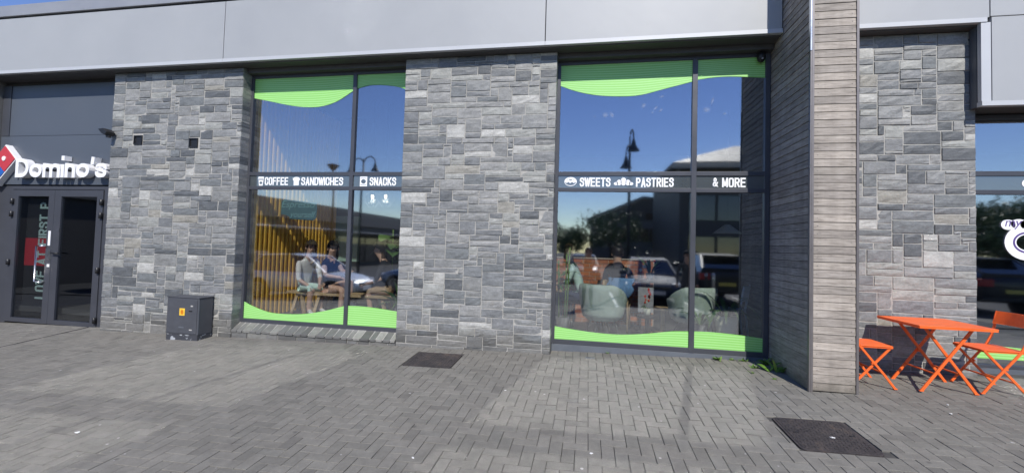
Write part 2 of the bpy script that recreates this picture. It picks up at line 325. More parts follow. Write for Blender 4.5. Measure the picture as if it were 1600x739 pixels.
def text_fit(body, x0, x1, z0, z1, yf, depth, m, parent, name='lettering', bold=.02, shear=0., rot90=False):
    """lettering standing in the x,z plane, its front face at y = yf, fitted to a box, pulled back by depth"""
    me = text_mesh(body, bold, shear); bm = bmesh.new(); bm.from_mesh(me)
    if rot90:
        for v in bm.verts: v.co = Vector((-v.co.y, v.co.x, 0))
    xs = [v.co.x for v in bm.verts]; ys = [v.co.y for v in bm.verts]
    ax, bx_, ay, by = min(xs), max(xs), min(ys), max(ys)
    for v in bm.verts:
        v.co = Vector((x0+(v.co.x-ax)/(bx_-ax)*(x1-x0), yf, z0+(v.co.y-ay)/(by-ay)*(z1-z0)))
    bmesh.ops.remove_doubles(bm, verts=bm.verts, dist=1e-5)
    r = bmesh.ops.extrude_face_region(bm, geom=list(bm.faces))
    for g in r['geom']:
        if isinstance(g, bmesh.types.BMVert): g.co.y += depth
    bmesh.ops.recalc_face_normals(bm, faces=bm.faces)
    l = parent.matrix_basis.translation.copy() if parent is not None else Vector()
    if parent is not None and parent.parent is not None: l += parent.parent.location
    for v in bm.verts: v.co -= l
    bm.to_mesh(me); bm.free(); me.materials.clear(); me.materials.append(MATS[m])
    o = bpy.data.objects.new(name, me); col.objects.link(o); o.parent = parent; return o

def arc(cx, cy_, a, b, t0, t1, n=9): return [(cx+a*math.cos(R(t0+(t1-t0)*k/n)), cy_+b*math.sin(R(t0+(t1-t0)*k/n))) for k in range(n+1)]
_O = arc(.72, .75, .28, .25, 0, 90, 5)+arc(.28, .75, .28, .25, 90, 180, 5)+arc(.28, .25, .28, .25, 180, 270, 5)+arc(.72, .25, .28, .25, 270, 360, 5)
_S = arc(.68, .76, .32, .24, 0, 90, 5)+arc(.32, .76, .32, .24, 90, 200, 6)+arc(.66, .27, .34, .25, 60, -90, 8)+arc(.32, .24, .32, .24, 270, 180, 5)
GLYPH = {'C': [arc(.72, .75, .28, .25, -20, 90, 6)+arc(.28, .75, .28, .25, 90, 180, 5)+arc(.28, .25, .28, .25, 180, 270, 5)+arc(.72, .25, .28, .25, 270, 380, 6)],
 'O': [_O+[_O[0]]], 'F': [[(0, 0), (0, 1)], [(0, 1), (.95, 1)], [(0, .53), (.82, .53)]], 'E': [[(0, 0), (0, 1)], [(0, 1), (.95, 1)], [(0, .52), (.85, .52)], [(0, 0), (.95, 0)]], 'S': [_S],
 'A': [[(0, -.04), (.5, 1.02)], [(.5, 1.02), (1, -.04)], [(.2, .27), (.8, .27)]], 'N': [[(0, 0), (0, 1)], [(.02, .98), (.98, .02)], [(1, 0), (1, 1)]],
 'D': [[(0, 0), (0, 1)], [(0, 1)]+arc(.6, .72, .4, .28, 90, 0, 6)+arc(.6, .28, .4, .28, 0, -90, 6)+[(0, 0)]], 'W': [[(-.12, 1.02), (.22, 0)], [(.22, 0), (.5, .95)], [(.5, .95), (.78, 0)], [(.78, 0), (1.12, 1.02)]], 'I': [[(.5, 0), (.5, 1)]],
 'H': [[(0, 0), (0, 1)], [(1, 0), (1, 1)], [(0, .5), (1, .5)]], 'K': [[(0, 0), (0, 1)], [(.95, 1), (.1, .42)], [(.35, .58), (1, 0)]], 'T': [[(-.02, 1), (1.02, 1)], [(.5, 0), (.5, 1)]],
 'P': [[(0, 0), (0, 1)], [(0, 1)]+arc(.66, .74, .34, .26, 90, -90, 8)+[(0, .48)]], 'R': [[(0, 0), (0, 1)], [(0, 1)]+arc(.66, .75, .34, .25, 90, -90, 8)+[(0, .5)], [(.5, .5), (1, 0)]],
 'M': [[(0, 0), (0, 1)], [(.0, 1), (.5, .15)], [(.5, .15), (1, 1)], [(1, 0), (1, 1)]], 'L': [[(0, 1), (0, 0)], [(0, 0), (.9, 0)]], 'V': [[(0, 1), (.5, 0)], [(.5, 0), (1, 1)]], 'Z': [[(0, 1), (1, 1)], [(1, 1), (0, 0)], [(0, 0), (1, 0)]],
 '&': [[(1., .0), (.3, .72)]+arc(.45, .82, .2, .18, 180, 0, 6)+[(.6, .68), (.12, .38)]+arc(.38, .24, .34, .24, 160, 330, 8)+[(.95, .5)]],
 'd_': [[(0, 0), (0, 1)], [(0, 1), (.4, 1)]+arc(.42, .5, .58, .5, 88, -88, 12)+[(0, 0)]], 'o': [arc(.5, .33, .5, .33, 0, 360, 18)], 'm': [[(0, 0), (0, .68)], [(0, .4)]+arc(.24, .42, .24, .24, 180, 0, 8)+[(.48, 0)], [(.48, .4)]+arc(.74, .42, .26, .24, 180, 0, 8)+[(1, 0)]],
 'i': [[(.5, 0), (.5, .60)], [(.5, 1.10), (.5, 1.15)]], 'n': [[(0, 0), (0, .68)], [(0, .38)]+arc(.5, .40, .5, .26, 180, 0, 9)+[(1, 0)]], "'": [[(.6, 1.06), (.3, .82)]], 's': [[(x, z*.66) for x, z in _S]]}
def strip(b, pts, t, y0, y1):
    P_ = [Vector((x, z)) for x, z in pts]; n = len(P_); closed = (P_[0]-P_[-1]).length < 1e-6
    d0 = (P_[1]-P_[0]).normalized(); d1 = (P_[-1]-P_[-2]).normalized()
    if not closed: P_[0] = P_[0]-d0*t*.5; P_[-1] = P_[-1]+d1*t*.5
    k0 = len(b.v)
    for i in range(n):
        a = (P_[i]-P_[i-1]).normalized() if i else (d1 if closed else d0); c = (P_[i+1]-P_[i]).normalized() if i < n-1 else (d0 if closed else d1)
        m_ = (a+c).normalized() if (a+c).length > .2 else a; nr = Vector((-m_.y, m_.x)); f = min(1.4, 1/max(.5, nr.dot(Vector((-a.y, a.x)))))
        for sg_ in (1, -1):
            p = P_[i]+nr*sg_*t/2*f; b.v.append((p.x, y0, p.y)); b.v.append((p.x, y1, p.y))
    for i in range(n-1):
        q = k0+4*i; r = q+4
        b.face((q, q+2, r+2, r)); b.face((q+1, r+1, r+3, q+3)); b.face((q, r, r+1, q+1)); b.face((q+2, q+3, r+3, r+2))
    if not closed: b.face((k0, k0+1, k0+3, k0+2)); q = k0+4*(n-1); b.face((q, q+2, q+3, q+1))
def stroke_text(chars, x0, x1, z0, z1, yf, depth, m, parent, t, gap=.35, widths=None, name='lettering', rot90=False):
    '''heavy condensed capitals built from thick strokes'''
    l = parent.location.copy(); b = MB(); wd = [(widths or {}).get(c, {'I': .0, ' ': .55, 'W': 1.25, 'M': 1.15, 'i': .0, "'": .25, 'm': 1.7}.get(c, 1.)) for c in chars]
    if rot90: X0, X1, Z0, Z1 = z0, z1, x0, x1
    else: X0, X1, Z0, Z1 = x0, x1, z0, z1
    n = len(chars); unit = (X1-X0-n*t-(n-1)*gap*t)/sum(wd); x = X0; q = 0
    for c, w_ in zip(chars, wd):
        for pl in GLYPH.get(c, []):
            pts = [(x+t/2+(px*unit*w_ if w_ else 0), Z0+t/2+pz*(Z1-Z0-t)) for px, pz in pl]
            if rot90: pts = [(Z0+Z1-pz if False else (x0+x1)-pz, px) for px, pz in pts]
            strip(b, [(px-l.x, pz-l.z) for px, pz in pts], t, yf-l.y-.0003*(q % 5), yf-l.y+depth); q += 1
        x += unit*w_+t+gap*t
    return fix_normals(b.build(name, m, parent))
# ------------------------------------------------------------------ ground, paving
YS, YFR, YGL = 5.95, 6.13, 6.16            # stone face, window frame face, glass
def sheet(name, xs, ys, dz, m, kind='structure', parent=None):
    b = MB(); n = len(xs)
    for y in ys:
        for x in xs: b.v.append((x, y, gz(x, y)+dz))
    for j in range(len(ys)-1):
        for i in range(n-1): b.face((j*n+i, j*n+i+1, (j+1)*n+i+1, (j+1)*n+i))
    o = b.build(name, m, parent)
    if kind and parent is None: tag(o, kind=kind)
    return o
ground = sheet('ground', [-220, -60, -20, 0, 20, 60, 220], [-260, -100, -40, -15, -1.2, 3, 9, 20], -.075, 'asphalt')
car_park = sheet('car_park', [-60, -30, -15, -6, 0, 8, 20, 60], [-70, -40, -20, -8, -1.2, -1.19, .35], -.045, 'asphalt')
pavement = sheet('pavement', [-13, -9, -6, -3, 0, 3, 6, 8.6], [-1.2, 0, 1.5, 3, 4.5, 6.2], -.012, 'joint_sand')
P = .1005; PX0, PY0 = .036, 3.466
SL = Matrix.Identity(3)
gn = Vector((-GA, -GB, 1)).normalized()
gx = Vector((1, 0, GA)).normalized(); gy = gn.cross(gx); GM = Matrix((gx, gy, gn)).transposed()
COVERS = [(-2.275, -1.645, 5.155, 5.73), (1.685, 2.275, 3.775, 4.36)]
def clip_cover(x0, x1, y0, y1):
    for a, b, c, d in COVERS:
        a -= .012; b += .012; c -= .012; d += .012
        if x1 > a and x0 < b and y1 > c and y0 < d:
            opts = [(a-x0, (x0, a-.004, y0, y1)), (x1-b, (b+.004, x1, y0, y1)), (c-y0, (x0, x1, y0, c-.004)), (y1-d, (x0, x1, d+.004, y1))]
            g, r = max(opts, key=lambda q: q[0]*(1 if q[0] > 0 else 1))
            if g < .02: return None
            return r
    return (x0, x1, y0, y1)
def wall_line(x):                            # where paving stops under the building
    if x < -8.03: return 6.16
    if x < -5.5: return 5.96
    if x < -2.74: return 5.955
    if x < -.48: return 5.96
    return 5.93 if x < 2.4 else 5.97
rects = []
i0, i1 = int((-10.9-PX0)/P), int((8.3-PX0)/P)
for i in range(i0, i1):
    for j in range(int((-1.15-PY0)/P), int((6.2-PY0)/P)):
        k = (i+j) % 4
        if k == 0: r = (PX0+i*P, PX0+(i+1)*P, PY0+j*P, PY0+(j+2)*P)
        elif k == 2: r = (PX0+i*P, PX0+(i+2)*P, PY0+j*P, PY0+(j+1)*P)
        else: continue
        wl = wall_line((r[0]+r[1])/2)
        if r[2] > wl-.03: continue
        r = (r[0], r[1], r[2], min(r[3], wl))
        if r[0] > 2.35 and r[1] < 2.79 and r[2] > 5.12: continue
        r = clip_cover(*r)
        if r: rects.append(r)
for i in range(28):                          # header row against the window plinth
    x = -.475+i*P; rects.append((x, x+P, 5.935, 6.128))
J = .0023
def paver_geo(w, d):
    c = .0022; t = .03; a, b = w/2-J, d/2-J
    v = [(-a,-b,-t),(a,-b,-t),(a,b,-t),(-a,b,-t),(-a,-b,-c),(a,-b,-c),(a,b,-c),(-a,b,-c),(-a+c,-b+c,0),(a-c,-b+c,0),(a-c,b-c,0),(-a+c,b-c,0)]
    f = [(8,9,10,11)]
    for q in range(4): f += [(q, (q+1) % 4, 4+(q+1) % 4, 4+q), (4+q, 4+(q+1) % 4, 8+(q+1) % 4, 8+q)]
    return v, f
def seen(r):
    p = project(((r[0]+r[1])/2, (r[2]+r[3])/2, gz((r[0]+r[1])/2, (r[2]+r[3])/2)))
    return p is not None and 0 < p[0] < 1600 and 0 < p[1] < 739
full = lambda r: (r[1]-r[0])*(r[3]-r[2]) > P*P*1.98
def psize(r):
    x, y = (r[0]+r[1])/2, (r[2]+r[3])/2; d2 = x*x+y*y+2.5
    return (r[1]-r[0])*(r[3]-r[2]) / d2**1.5
near = sorted([r for r in rects if seen(r) and full(r)], key=psize, reverse=True)[:300]
near_set = set(near)
rp = random.Random(3)
shared = {}
for key, (w_, d_) in {'x': (2*P, P), 'y': (P, 2*P)}.items():
    v, f = paver_geo(w_, d_); me = bpy.data.meshes.new('paver'); me.from_pydata(v, [], f); me.materials.append(MATS['concrete_paver']); shared[key] = me
for r in near:
    o = bpy.data.objects.new('paver', shared['x' if r[1]-r[0] > r[3]-r[2] else 'y']); col.objects.link(o); o.parent = pavement
    x, y = (r[0]+r[1])/2, (r[2]+r[3])/2
    tilt = Euler((rp.gauss(0, .004), rp.gauss(0, .004), rp.gauss(0, .004))).to_matrix()
    o.matrix_basis = Matrix.Translation((x, y, gz(x, y)+rp.gauss(0, .0011))) @ (GM @ tilt).to_4x4()
fb = MB()
for r in rects:
    if r in near_set: continue
    v, f = paver_geo(r[1]-r[0], r[3]-r[2]); x, y = (r[0]+r[1])/2, (r[2]+r[3])/2; n = len(fb.v); dz = rp.gauss(0, .0011); tx, ty = rp.gauss(0, .004), rp.gauss(0, .004)
    fb.v += [(x+a, y+b, gz(x+a, y+b)+c+dz+a*tx+b*ty) for a, b, c in v]
    for q in f: fb.face([n+k for k in q])
tag(fb.build('paver_field', 'concrete_paver', pavement), kind='stuff')
# chewing gum and scraps trodden into the paving
gb = MB(); rg = random.Random(11)
for k in range(80):
    x, y = rg.uniform(-7, 4.5), rg.uniform(2.4, 5.8); r = rg.choice([.006, .008, .01, .013]); n = len(gb.v); q = 7; a0 = rg.random()*6
    gb.v += [(x+r*math.cos(a0+6.283*i/q)*rg.uniform(.7, 1.2), y+r*math.sin(a0+6.283*i/q)*rg.uniform(.7, 1.2), 0) for i in range(q)]
    gb.v[n:] = [(a, b, gz(a, b)+.0025) for a, b, _ in gb.v[n:]]
    gb.face(list(range(n, n+q)))
tag(gb.build('gum_spots', 'gum'), 'pale chewing gum spots trodden into the grey block paving', 'gum', kind='stuff')
for px, py, s in ((-4.2, 3.0, .026), (.06, 3.42, .013), (-.83, 4.55, .013), (2.02, 4.02, .02), (3.36, 4.72, .017), (3.5, 4.95, .013), (-1.26, 3.12, .013)):
    q = MB(); rg2 = random.Random(int(px*100)); q.prism_z([(s*math.cos(6.283*i/7)*rg2.uniform(.6, 1.3), .6*s*math.sin(6.283*i/7)*rg2.uniform(.6, 1.3)) for i in range(7)], 0, .004)
    o = q.build('paper_scrap', 'litter_white'); o.location = (px, py, gz(px, py)+.003); o.rotation_euler = (.08, -.05, px*3)
    where = {-4.2: 'on the near paving below the metal cabinet', .06: 'on the bright paving before the wide window', -.83: 'on the paving in front of the middle stone wall', 2.02: 'lying on the iron cover beside the timber fin', 3.36: 'on the paving nearer the camera than the orange table', 3.5: 'on the paving close to the orange table legs', -1.26: 'on the paving at the edge of the shaded strip'}[px]
    tag(o, 'small torn scrap of white paper ' + where, 'litter', 'paper scraps on the paving')

# iron covers
def cover(r, label):
    x, y = (r[0]+r[1])/2, (r[2]+r[3])/2
    t = thing('manhole_cover', (x, y, gz(x, y)), label, 'manhole cover', 'iron access covers'); t.rotation_euler = GM.to_euler()
    w_, d_ = (r[1]-r[0])/2, (r[3]-r[2])/2
    def rr(a, b, q, n=5):
        pts = []
        for cx, cy_, a0 in ((a-q, b-q, 0), (-a+q, b-q, 90), (-a+q, -b+q, 180), (a-q, -b+q, 270)):
            for k in range(n): t_ = R(a0+90*k/(n-1)); pts.append((cx+q*math.cos(t_), cy_+q*math.sin(t_)))
        return pts
    MB().prism_z(rr(w_, d_, .045), -.02, .001).build('frame', 'cast_iron', t)
    MB().prism_z(rr(w_-.022, d_-.022, .035), -.02, .0045).build('lid', 'cast_iron', t)
    tr = MB(); n = 15
    for i in range(n):
        for j in range(n):
            cx, cy_ = -w_+.05+i*(2*w_-.1)/(n-1), -d_+.05+j*(2*d_-.1)/(n-1); a = .013; b = .0045
            p = [(cx-a, cy_-b), (cx+a, cy_-b), (cx+a, cy_+b), (cx-a, cy_+b)] if (i+j) % 2 else [(cx-b, cy_-a), (cx+b, cy_-a), (cx+b, cy_+a), (cx-b, cy_+a)]
            tr.prism_z(p, .004, .0078)
    tag(tr.build('tread_pattern', 'cast_iron', t), kind='stuff')
    for s in (-1, 1): MB().box(s*(w_-.08)-.02, s*(w_-.08)+.02, -.009, .009, .004, .0085).build('key_hole', 'shadow_gap', t)
cover(COVERS[0], 'dark iron cover set in the paving at the foot of the middle stone wall')
cover(COVERS[1], 'larger looking dark iron cover in the paving nearest the camera, before the timber fin')
# dark strip by the door, laid in place of a thin cast shadow
dm = MB(); a, b_ = Vector((-8.10, 3.4)), Vector((-8.46, 6.1)); s_ = Vector(((b_-a).y, -(b_-a).x)).normalized()*.012
pts = [a-s_, a+s_, b_+s_, b_-s_]
dm.v += [(p.x, p.y, gz(p.x, p.y)+.004) for p in pts] + [(p.x, p.y, gz(p.x, p.y)-.01) for p in pts]
for q in ((0, 1, 2, 3), (0, 4, 5, 1), (1, 5, 6, 2), (2, 6, 7, 3), (3, 7, 4, 0)): dm.face(q)
tag(dm.build('shadow_strip', 'shadow_gap'), 'thin dark painted shadow line running out from the glass double door', 'drain')
d = thing('drain_cap', (.06, 5.87, gz(.06, 5.87)), 'small dark rectangular drain cap in the paving under the wide window', 'drain')
MB().box(-.06, .06, -.022, .022, -.01, .006).build('body', 'plinth_grey', d, bevel=.002); MB().box(-.05, .05, -.004, .004, .005, .008).build('slot', 'shadow_gap', d)

# ------------------------------------------------------------------ stone walls
def stone_mesh(w_, h_, d_, rs):
    nx = max(2, min(5, int(w_/.09)+1)); nz = 2 if h_ < .1 else 3
    e = .006; b = MB(); ids = {}
    base_y = rs.uniform(-.007, .002); sx, sz = rs.uniform(-.008, .008), rs.uniform(-.008, .008)
    for j in range(nz+1):
        for i in range(nx+1):
            x = e+(w_-2*e)*i/nx; z = e+(h_-2*e)*j/nz
            edge = i in (0, nx) or j in (0, nz)
            x += 0 if i in (0, nx) else rs.uniform(-.012, .012)
            y = base_y + sx*(i/nx-.5) + sz*(j/nz-.5)*.5 + (rs.uniform(-.001, .004) if edge else rs.uniform(-.005, .002))
            ids[i, j] = len(b.v); b.v.append((x, y, z))
    for j in range(nz):
        for i in range(nx): b.face((ids[i, j], ids[i+1, j], ids[i+1, j+1], ids[i, j+1]))
    ring = [ids[i, 0] for i in range(nx)] + [ids[nx, j] for j in range(nz)] + [ids[i, nz] for i in range(nx, 0, -1)] + [ids[0, j] for j in range(nz, 0, -1)]
    o1 = []; o2 = []
    for k in ring:
        x, y, z = b.v[k]
        ox = 0. if x <= e+1e-6 else (w_ if x >= w_-e-1e-6 else x); oz = 0. if z <= e+1e-6 else (h_ if z >= h_-e-1e-6 else z)
        jx = rs.uniform(-.0025, .0015); jz = rs.uniform(-.0025, .0015)
        if ox in (0., w_): ox += jx
        if oz in (0., h_): oz += jz
        o1.append(len(b.v)); b.v.append((ox, .0065+rs.uniform(0, .004), oz)); o2.append(None)
    for q, k in enumerate(ring):
        x, y, z = b.v[o1[q]]; o2[q] = len(b.v); b.v.append((x, d_, z))
    n = len(ring)
    for q in range(n):
        p = (q+1) % n
        b.face((ring[p], ring[q], o1[q], o1[p])); b.face((o1[p], o1[q], o2[q], o2[p]))
    return b
def stone_wall(x0, x1, z0, z1, label, seed, holes=()):
    rs = random.Random(seed); u = .040
    t = thing('stone_wall', (x0, YS, z0), label, 'wall', 'stone piers of the shopfront')
    MB().box(.006, x1-x0-.006, .0065, .30, 0, z1-z0-.002).build('mortar_bed', 'mortar', t)
    nx = round((x1-x0)/u); nz = round((z1-z0)/u); ux = (x1-x0)/nx; uz = (z1-z0)/nz
    g = np.zeros((nx, nz), bool)
    for (a, b, c, d_) in holes:
        g[int((a-x0)/ux):int((b-x0)/ux)+1, int((c-z0)/uz):int((d_-z0)/uz)+1] = True
    for j in range(nz):
        i = 0
        while i < nx:
            if g[i, j]: i += 1; continue
            run = 0
            while i+run < nx and not g[i+run, j]: run += 1
            h = rs.choices([1, 2, 3, 4, 5], [.07, .36, .35, .18, .04])[0]
            w_ = {1: rs.randint(4, 9), 2: rs.randint(5, 14), 3: rs.randint(4, 14), 4: rs.randint(5, 12), 5: rs.randint(5, 10)}[h]
            w_ = min(w_, run)
            if run-w_ <= 1: w_ = run if run <= 11 else run-3
            if w_ <= 2: h = min(h, rs.choice([1, 2, 3]))
            h = min(h, nz-j)
            if nz-j-h == 1 and h > 1: h -= 1 if rs.random() < .5 else 0
            while h > 1 and g[i:i+w_, j:j+h].any(): h -= 1
            g[i:i+w_, j:j+h] = True
            gap = .0062
            o = stone_mesh(w_*ux-gap, h*uz-gap, .2, rs).build('stone', 'slate_stone', t)
            o.location = (i*ux+gap/2, 0, j*uz+gap/2)
            i += w_
    return t
ST = 4.468
stone_wall(-8.02, -5.50, .08, ST, 'bluish grey stone wall between the glass double door and the coffee window', 21, holes=[(-7.545, -7.385, 3.25, 3.395), (-6.455, -6.295, 3.185, 3.335)])
stone_wall(-2.74, -.48, .16, ST, 'middle grey stone wall between the two tall shop windows', 5)
stone_wall(2.80, 4.515, .30, ST, 'sunny pale grey stone wall behind the orange cafe table', 9)

# ------------------------------------------------------------------ shell of the building
FLOOR = .385
def st(name, x0, x1, y0, y1, z0, z1, m): return tag(box(name, x0, x1, y0, y1, z0, z1, m), kind='structure')
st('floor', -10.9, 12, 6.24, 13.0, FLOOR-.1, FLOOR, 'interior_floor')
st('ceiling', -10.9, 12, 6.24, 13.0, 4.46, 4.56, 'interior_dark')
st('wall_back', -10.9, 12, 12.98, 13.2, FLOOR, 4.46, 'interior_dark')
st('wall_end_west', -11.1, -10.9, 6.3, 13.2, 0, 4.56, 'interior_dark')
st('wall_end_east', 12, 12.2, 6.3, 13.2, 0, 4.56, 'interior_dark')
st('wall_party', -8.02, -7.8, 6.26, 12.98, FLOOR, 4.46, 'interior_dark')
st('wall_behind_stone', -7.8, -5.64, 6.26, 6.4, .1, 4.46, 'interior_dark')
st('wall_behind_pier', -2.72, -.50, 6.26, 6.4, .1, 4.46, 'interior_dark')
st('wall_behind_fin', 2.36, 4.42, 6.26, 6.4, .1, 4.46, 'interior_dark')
st('roof', -14, 12.2, 5.9, 13.2, 4.60, 4.75, 'interior_dark')
st('soffit', -14, 2.33, 5.83, 6.3, 4.47, 4.52, 'dark_soffit')
st('soffit_east', 2.81, 4.45, 5.83, 6.3, 4.47, 4.52, 'dark_soffit')
st('window_head', -5.49, -2.75, 6.02, 6.3, 4.40, 4.47, 'dark_soffit')
st('window_head_wide', -.475, 2.33, 6.02, 6.3, 4.40, 4.47, 'dark_soffit')

# silver fascia
fa = thing('roof_fascia', (-14, 5.778, 4.49), 'long silver metal fascia above the stone walls and shop windows', 'fascia')
xs = [-14, -10.83, -5.735, -.642, 2.334]
for a, b in zip(xs, xs[1:]):
    box('panel', a+.006, b-.006, 5.778, 5.83, 4.545, 5.465, 'silver_panel', fa, .003)
    box('bottom_lip', a+.001, b-.001, 5.770, 5.84, 4.488, 4.543, 'panel_trim', fa, .002)
box('backing', -14, 2.33, 5.815, 5.86, 4.50, 5.50, 'shadow_gap', fa)
box('top_gap', -14, 2.33, 5.80, 5.83, 5.466, 5.505, 'shadow_gap', fa)
box('coping', -14, 2.33, 5.765, 6.3, 5.506, 5.70, 'coping_metal', fa, .006)
fr = thing('roof_fascia', (2.81, 5.778, 3.5), 'silver metal fascia with a dropped box end beside the timber fin', 'fascia')
box('panel', 2.812, 4.525, 5.778, 5.83, 4.545, 5.465, 'silver_panel', fr, .003)
box('bottom_lip', 2.812, 4.50, 5.770, 5.84, 4.488, 4.543, 'panel_trim', fr, .002)
box('panel', 4.537, 8.5, 5.778, 5.83, 4.556, 5.465, 'silver_panel', fr, .003)
box('panel', 4.547, 8.5, 5.778, 5.83, 3.565, 4.546, 'silver_panel', fr, .003)
box('corner_strip', 4.440, 4.537, 5.778, 5.83, 3.565, 4.486, 'panel_trim', fr, .002)
box('bottom_lip', 4.440, 8.5, 5.770, 5.84, 3.508, 3.563, 'panel_trim', fr, .002)
box('side_cheek', 4.442, 4.47, 5.842, 5.938, 3.515, 4.468, 'sign_panel', fr)
box('underside', 4.475, 8.5, 5.842, 5.938, 3.515, 3.55, 'dark_soffit', fr)
box('underside', 4.52, 8.5, 5.94, 6.12, 3.515, 3.55, 'dark_soffit', fr)
box('backing', 4.48, 8.5, 5.842, 5.86, 3.56, 5.50, 'shadow_gap', fr)
box('backing', 2.82, 4.48, 5.832, 5.86, 4.525, 5.50, 'shadow_gap', fr)
box('top_gap', 2.82, 8.5, 5.80, 5.83, 5.466, 5.505, 'shadow_gap', fr)
box('coping', 2.82, 8.5, 5.765, 6.3, 5.506, 5.70, 'coping_metal', fr, .006)

# ------------------------------------------------------------------ timber fin
tf = thing('timber_fin', (2.336, 5.09, .25), 'tall projecting fin clad in weathered horizontal timber boards', 'wall')
box('core', 2.352, 2.785, 5.112, 6.25, .2, 5.95, 'shadow_gap', tf)
pitch = .0848
for k in range(66):
    z = .305+k*pitch
    # front board: shiplap with a slightly leaning face
    def board(name, f3, z=z):
        b = MB(); l = Vector((2.336, 5.09, .25))
        b.v = [tuple(Vector(p)-l) for p in f3]; 
        for q in ((0,1,2,3),(7,6,5,4),(4,5,1,0),(5,6,2,1),(6,7,3,2),(7,4,0,3)): b.face(q)
        return b.build(name, 'weathered_timber', tf)
    e = random.Random(k).uniform(-.0015, .0015)
    z0, z1 = z+.003, z+pitch-.002
    board('board', [(2.372,5.092+e,z0),(2.776,5.092+e,z0),(2.776,5.098+e,z1),(2.372,5.098+e,z1),(2.372,5.112,z0),(2.776,5.112,z0),(2.776,5.112,z1),(2.372,5.112,z1)])
    board('board', [(2.338+e,6.245,z0),(2.338+e,5.118,z0),(2.344+e,5.118,z1),(2.344+e,6.245,z1),(2.352,6.245,z0),(2.352,5.118,z0),(2.352,5.118,z1),(2.352,6.245,z1)])
scr = MB()
for k in range(62):
    for xx in (2.41, 2.74): scr.lathe([(.0035, 0), (.0035, .004)], 6, (xx-2.336+random.Random(k).uniform(-.004, .004), .0005, .305+k*pitch+.045-.25), 'y')
tag(scr.build('screw_heads', 'corner_trim', tf), kind='stuff')
box('corner_trim', 2.328, 2.345, 5.078, 5.117, .27, 3.94, 'corner_trim', tf, .002); box('corner_trim', 2.347, 2.370, 5.082, 5.112, .27, 5.93, 'corner_trim', tf, .002)
box('corner_trim', 2.328, 2.345, 5.078, 5.117, 3.945, 5.93, 'corner_trim_light', tf, .002)
box('corner_trim', 2.778, 2.803, 5.083, 5.125, .27, 5.93, 'corner_trim', tf, .002); box('side_board', 2.787, 2.80, 5.127, 5.94, .28, 5.93, 'weathered_timber', tf)

# ------------------------------------------------------------------ windows
def catmull(pts, n=10):
    out = []
    for i in range(len(pts)-1):
        p0 = pts[max(i-1, 0)]; p1 = pts[i]; p2 = pts[i+1]; p3 = pts[min(i+2, len(pts)-1)]
        for k in range(n):
            t = k/n; f = lambda a, b, c, d_: .5*((2*b)+(-a+c)*t+(2*a-5*b+4*c-d_)*t*t+(-a+3*b-3*c+d_)*t**3)
            out.append((f(p0[0], p1[0], p2[0], p3[0]), f(p0[1], p1[1], p2[1], p3[1])))
    return out+[pts[-1]]
def film(curve, zb, x0, x1, parent, amp=1.):
    """vinyl on the outside of one pane, between the wavy line and a straight edge; stripes follow the wave"""
    l = parent.location; cv = [p for p in catmull(curve)]
    def zc(x):
        for a, b in zip(cv, cv[1:]):
            if a[0] <= x <= b[0]: return a[1]+(b[1]-a[1])*(x-a[0])/max(1e-6, b[0]-a[0])
        return cv[0][1] if x < cv[0][0] else cv[-1][1]
    n = 40; m_ = 10; b = MB(); uv = []
    for i in range(n+1):
        x = x0+(x1-x0)*i/n; z = zc(x)
        for j in range(m_+1):
            zz = zb+(z-zb)*j/m_; b.v.append((x-l.x, YGL-.0065-l.y, zz-l.z))
            mean = sum(p[1] for p in curve)/len(curve); uv.append((x, (zz-zb)*(.55+.45*abs(mean-zb)/max(.02, abs(z-zb))) + .12*(x-x0)*0))
    for i in range(n):
        for j in range(m_):
            q = (i*(m_+1)+j, (i+1)*(m_+1)+j, (i+1)*(m_+1)+j+1, i*(m_+1)+j+1); b.face(q if z > zb else q[::-1])
    o = b.build('green_film', 'green_film', parent); ul = o.data.uv_layers.new(name='UVMap')
    for lp in o.data.loops: ul.data[lp.index].uv = uv[lp.vertex_index]
    return o
def pane(x0, x1, z0, z1, y, parent, m='window_glass'):
    l = parent.location.copy()
    if parent.parent is not None: l += parent.parent.location
    b = MB().box(x0-l.x, x1-l.x, y-l.y, y+.008-l.y, z0-l.z, z1-l.z); b.m = [1, 1, 0, 1, 1, 1]
    rq = random.Random(int(x0*97+z0*13)); kx, kz = rq.uniform(-.0014, .0014), rq.uniform(-.0014, .0014)      # panes never sit quite in one plane
    xm, zm = (x0+x1)/2-l.x, (z0+z1)/2-l.z; b.v = [(vx, vy+kx*(vx-xm)+kz*(vz-zm), vz) for vx, vy, vz in b.v]
    return b.build('pane', [m, 'window_glass_inner'], parent)
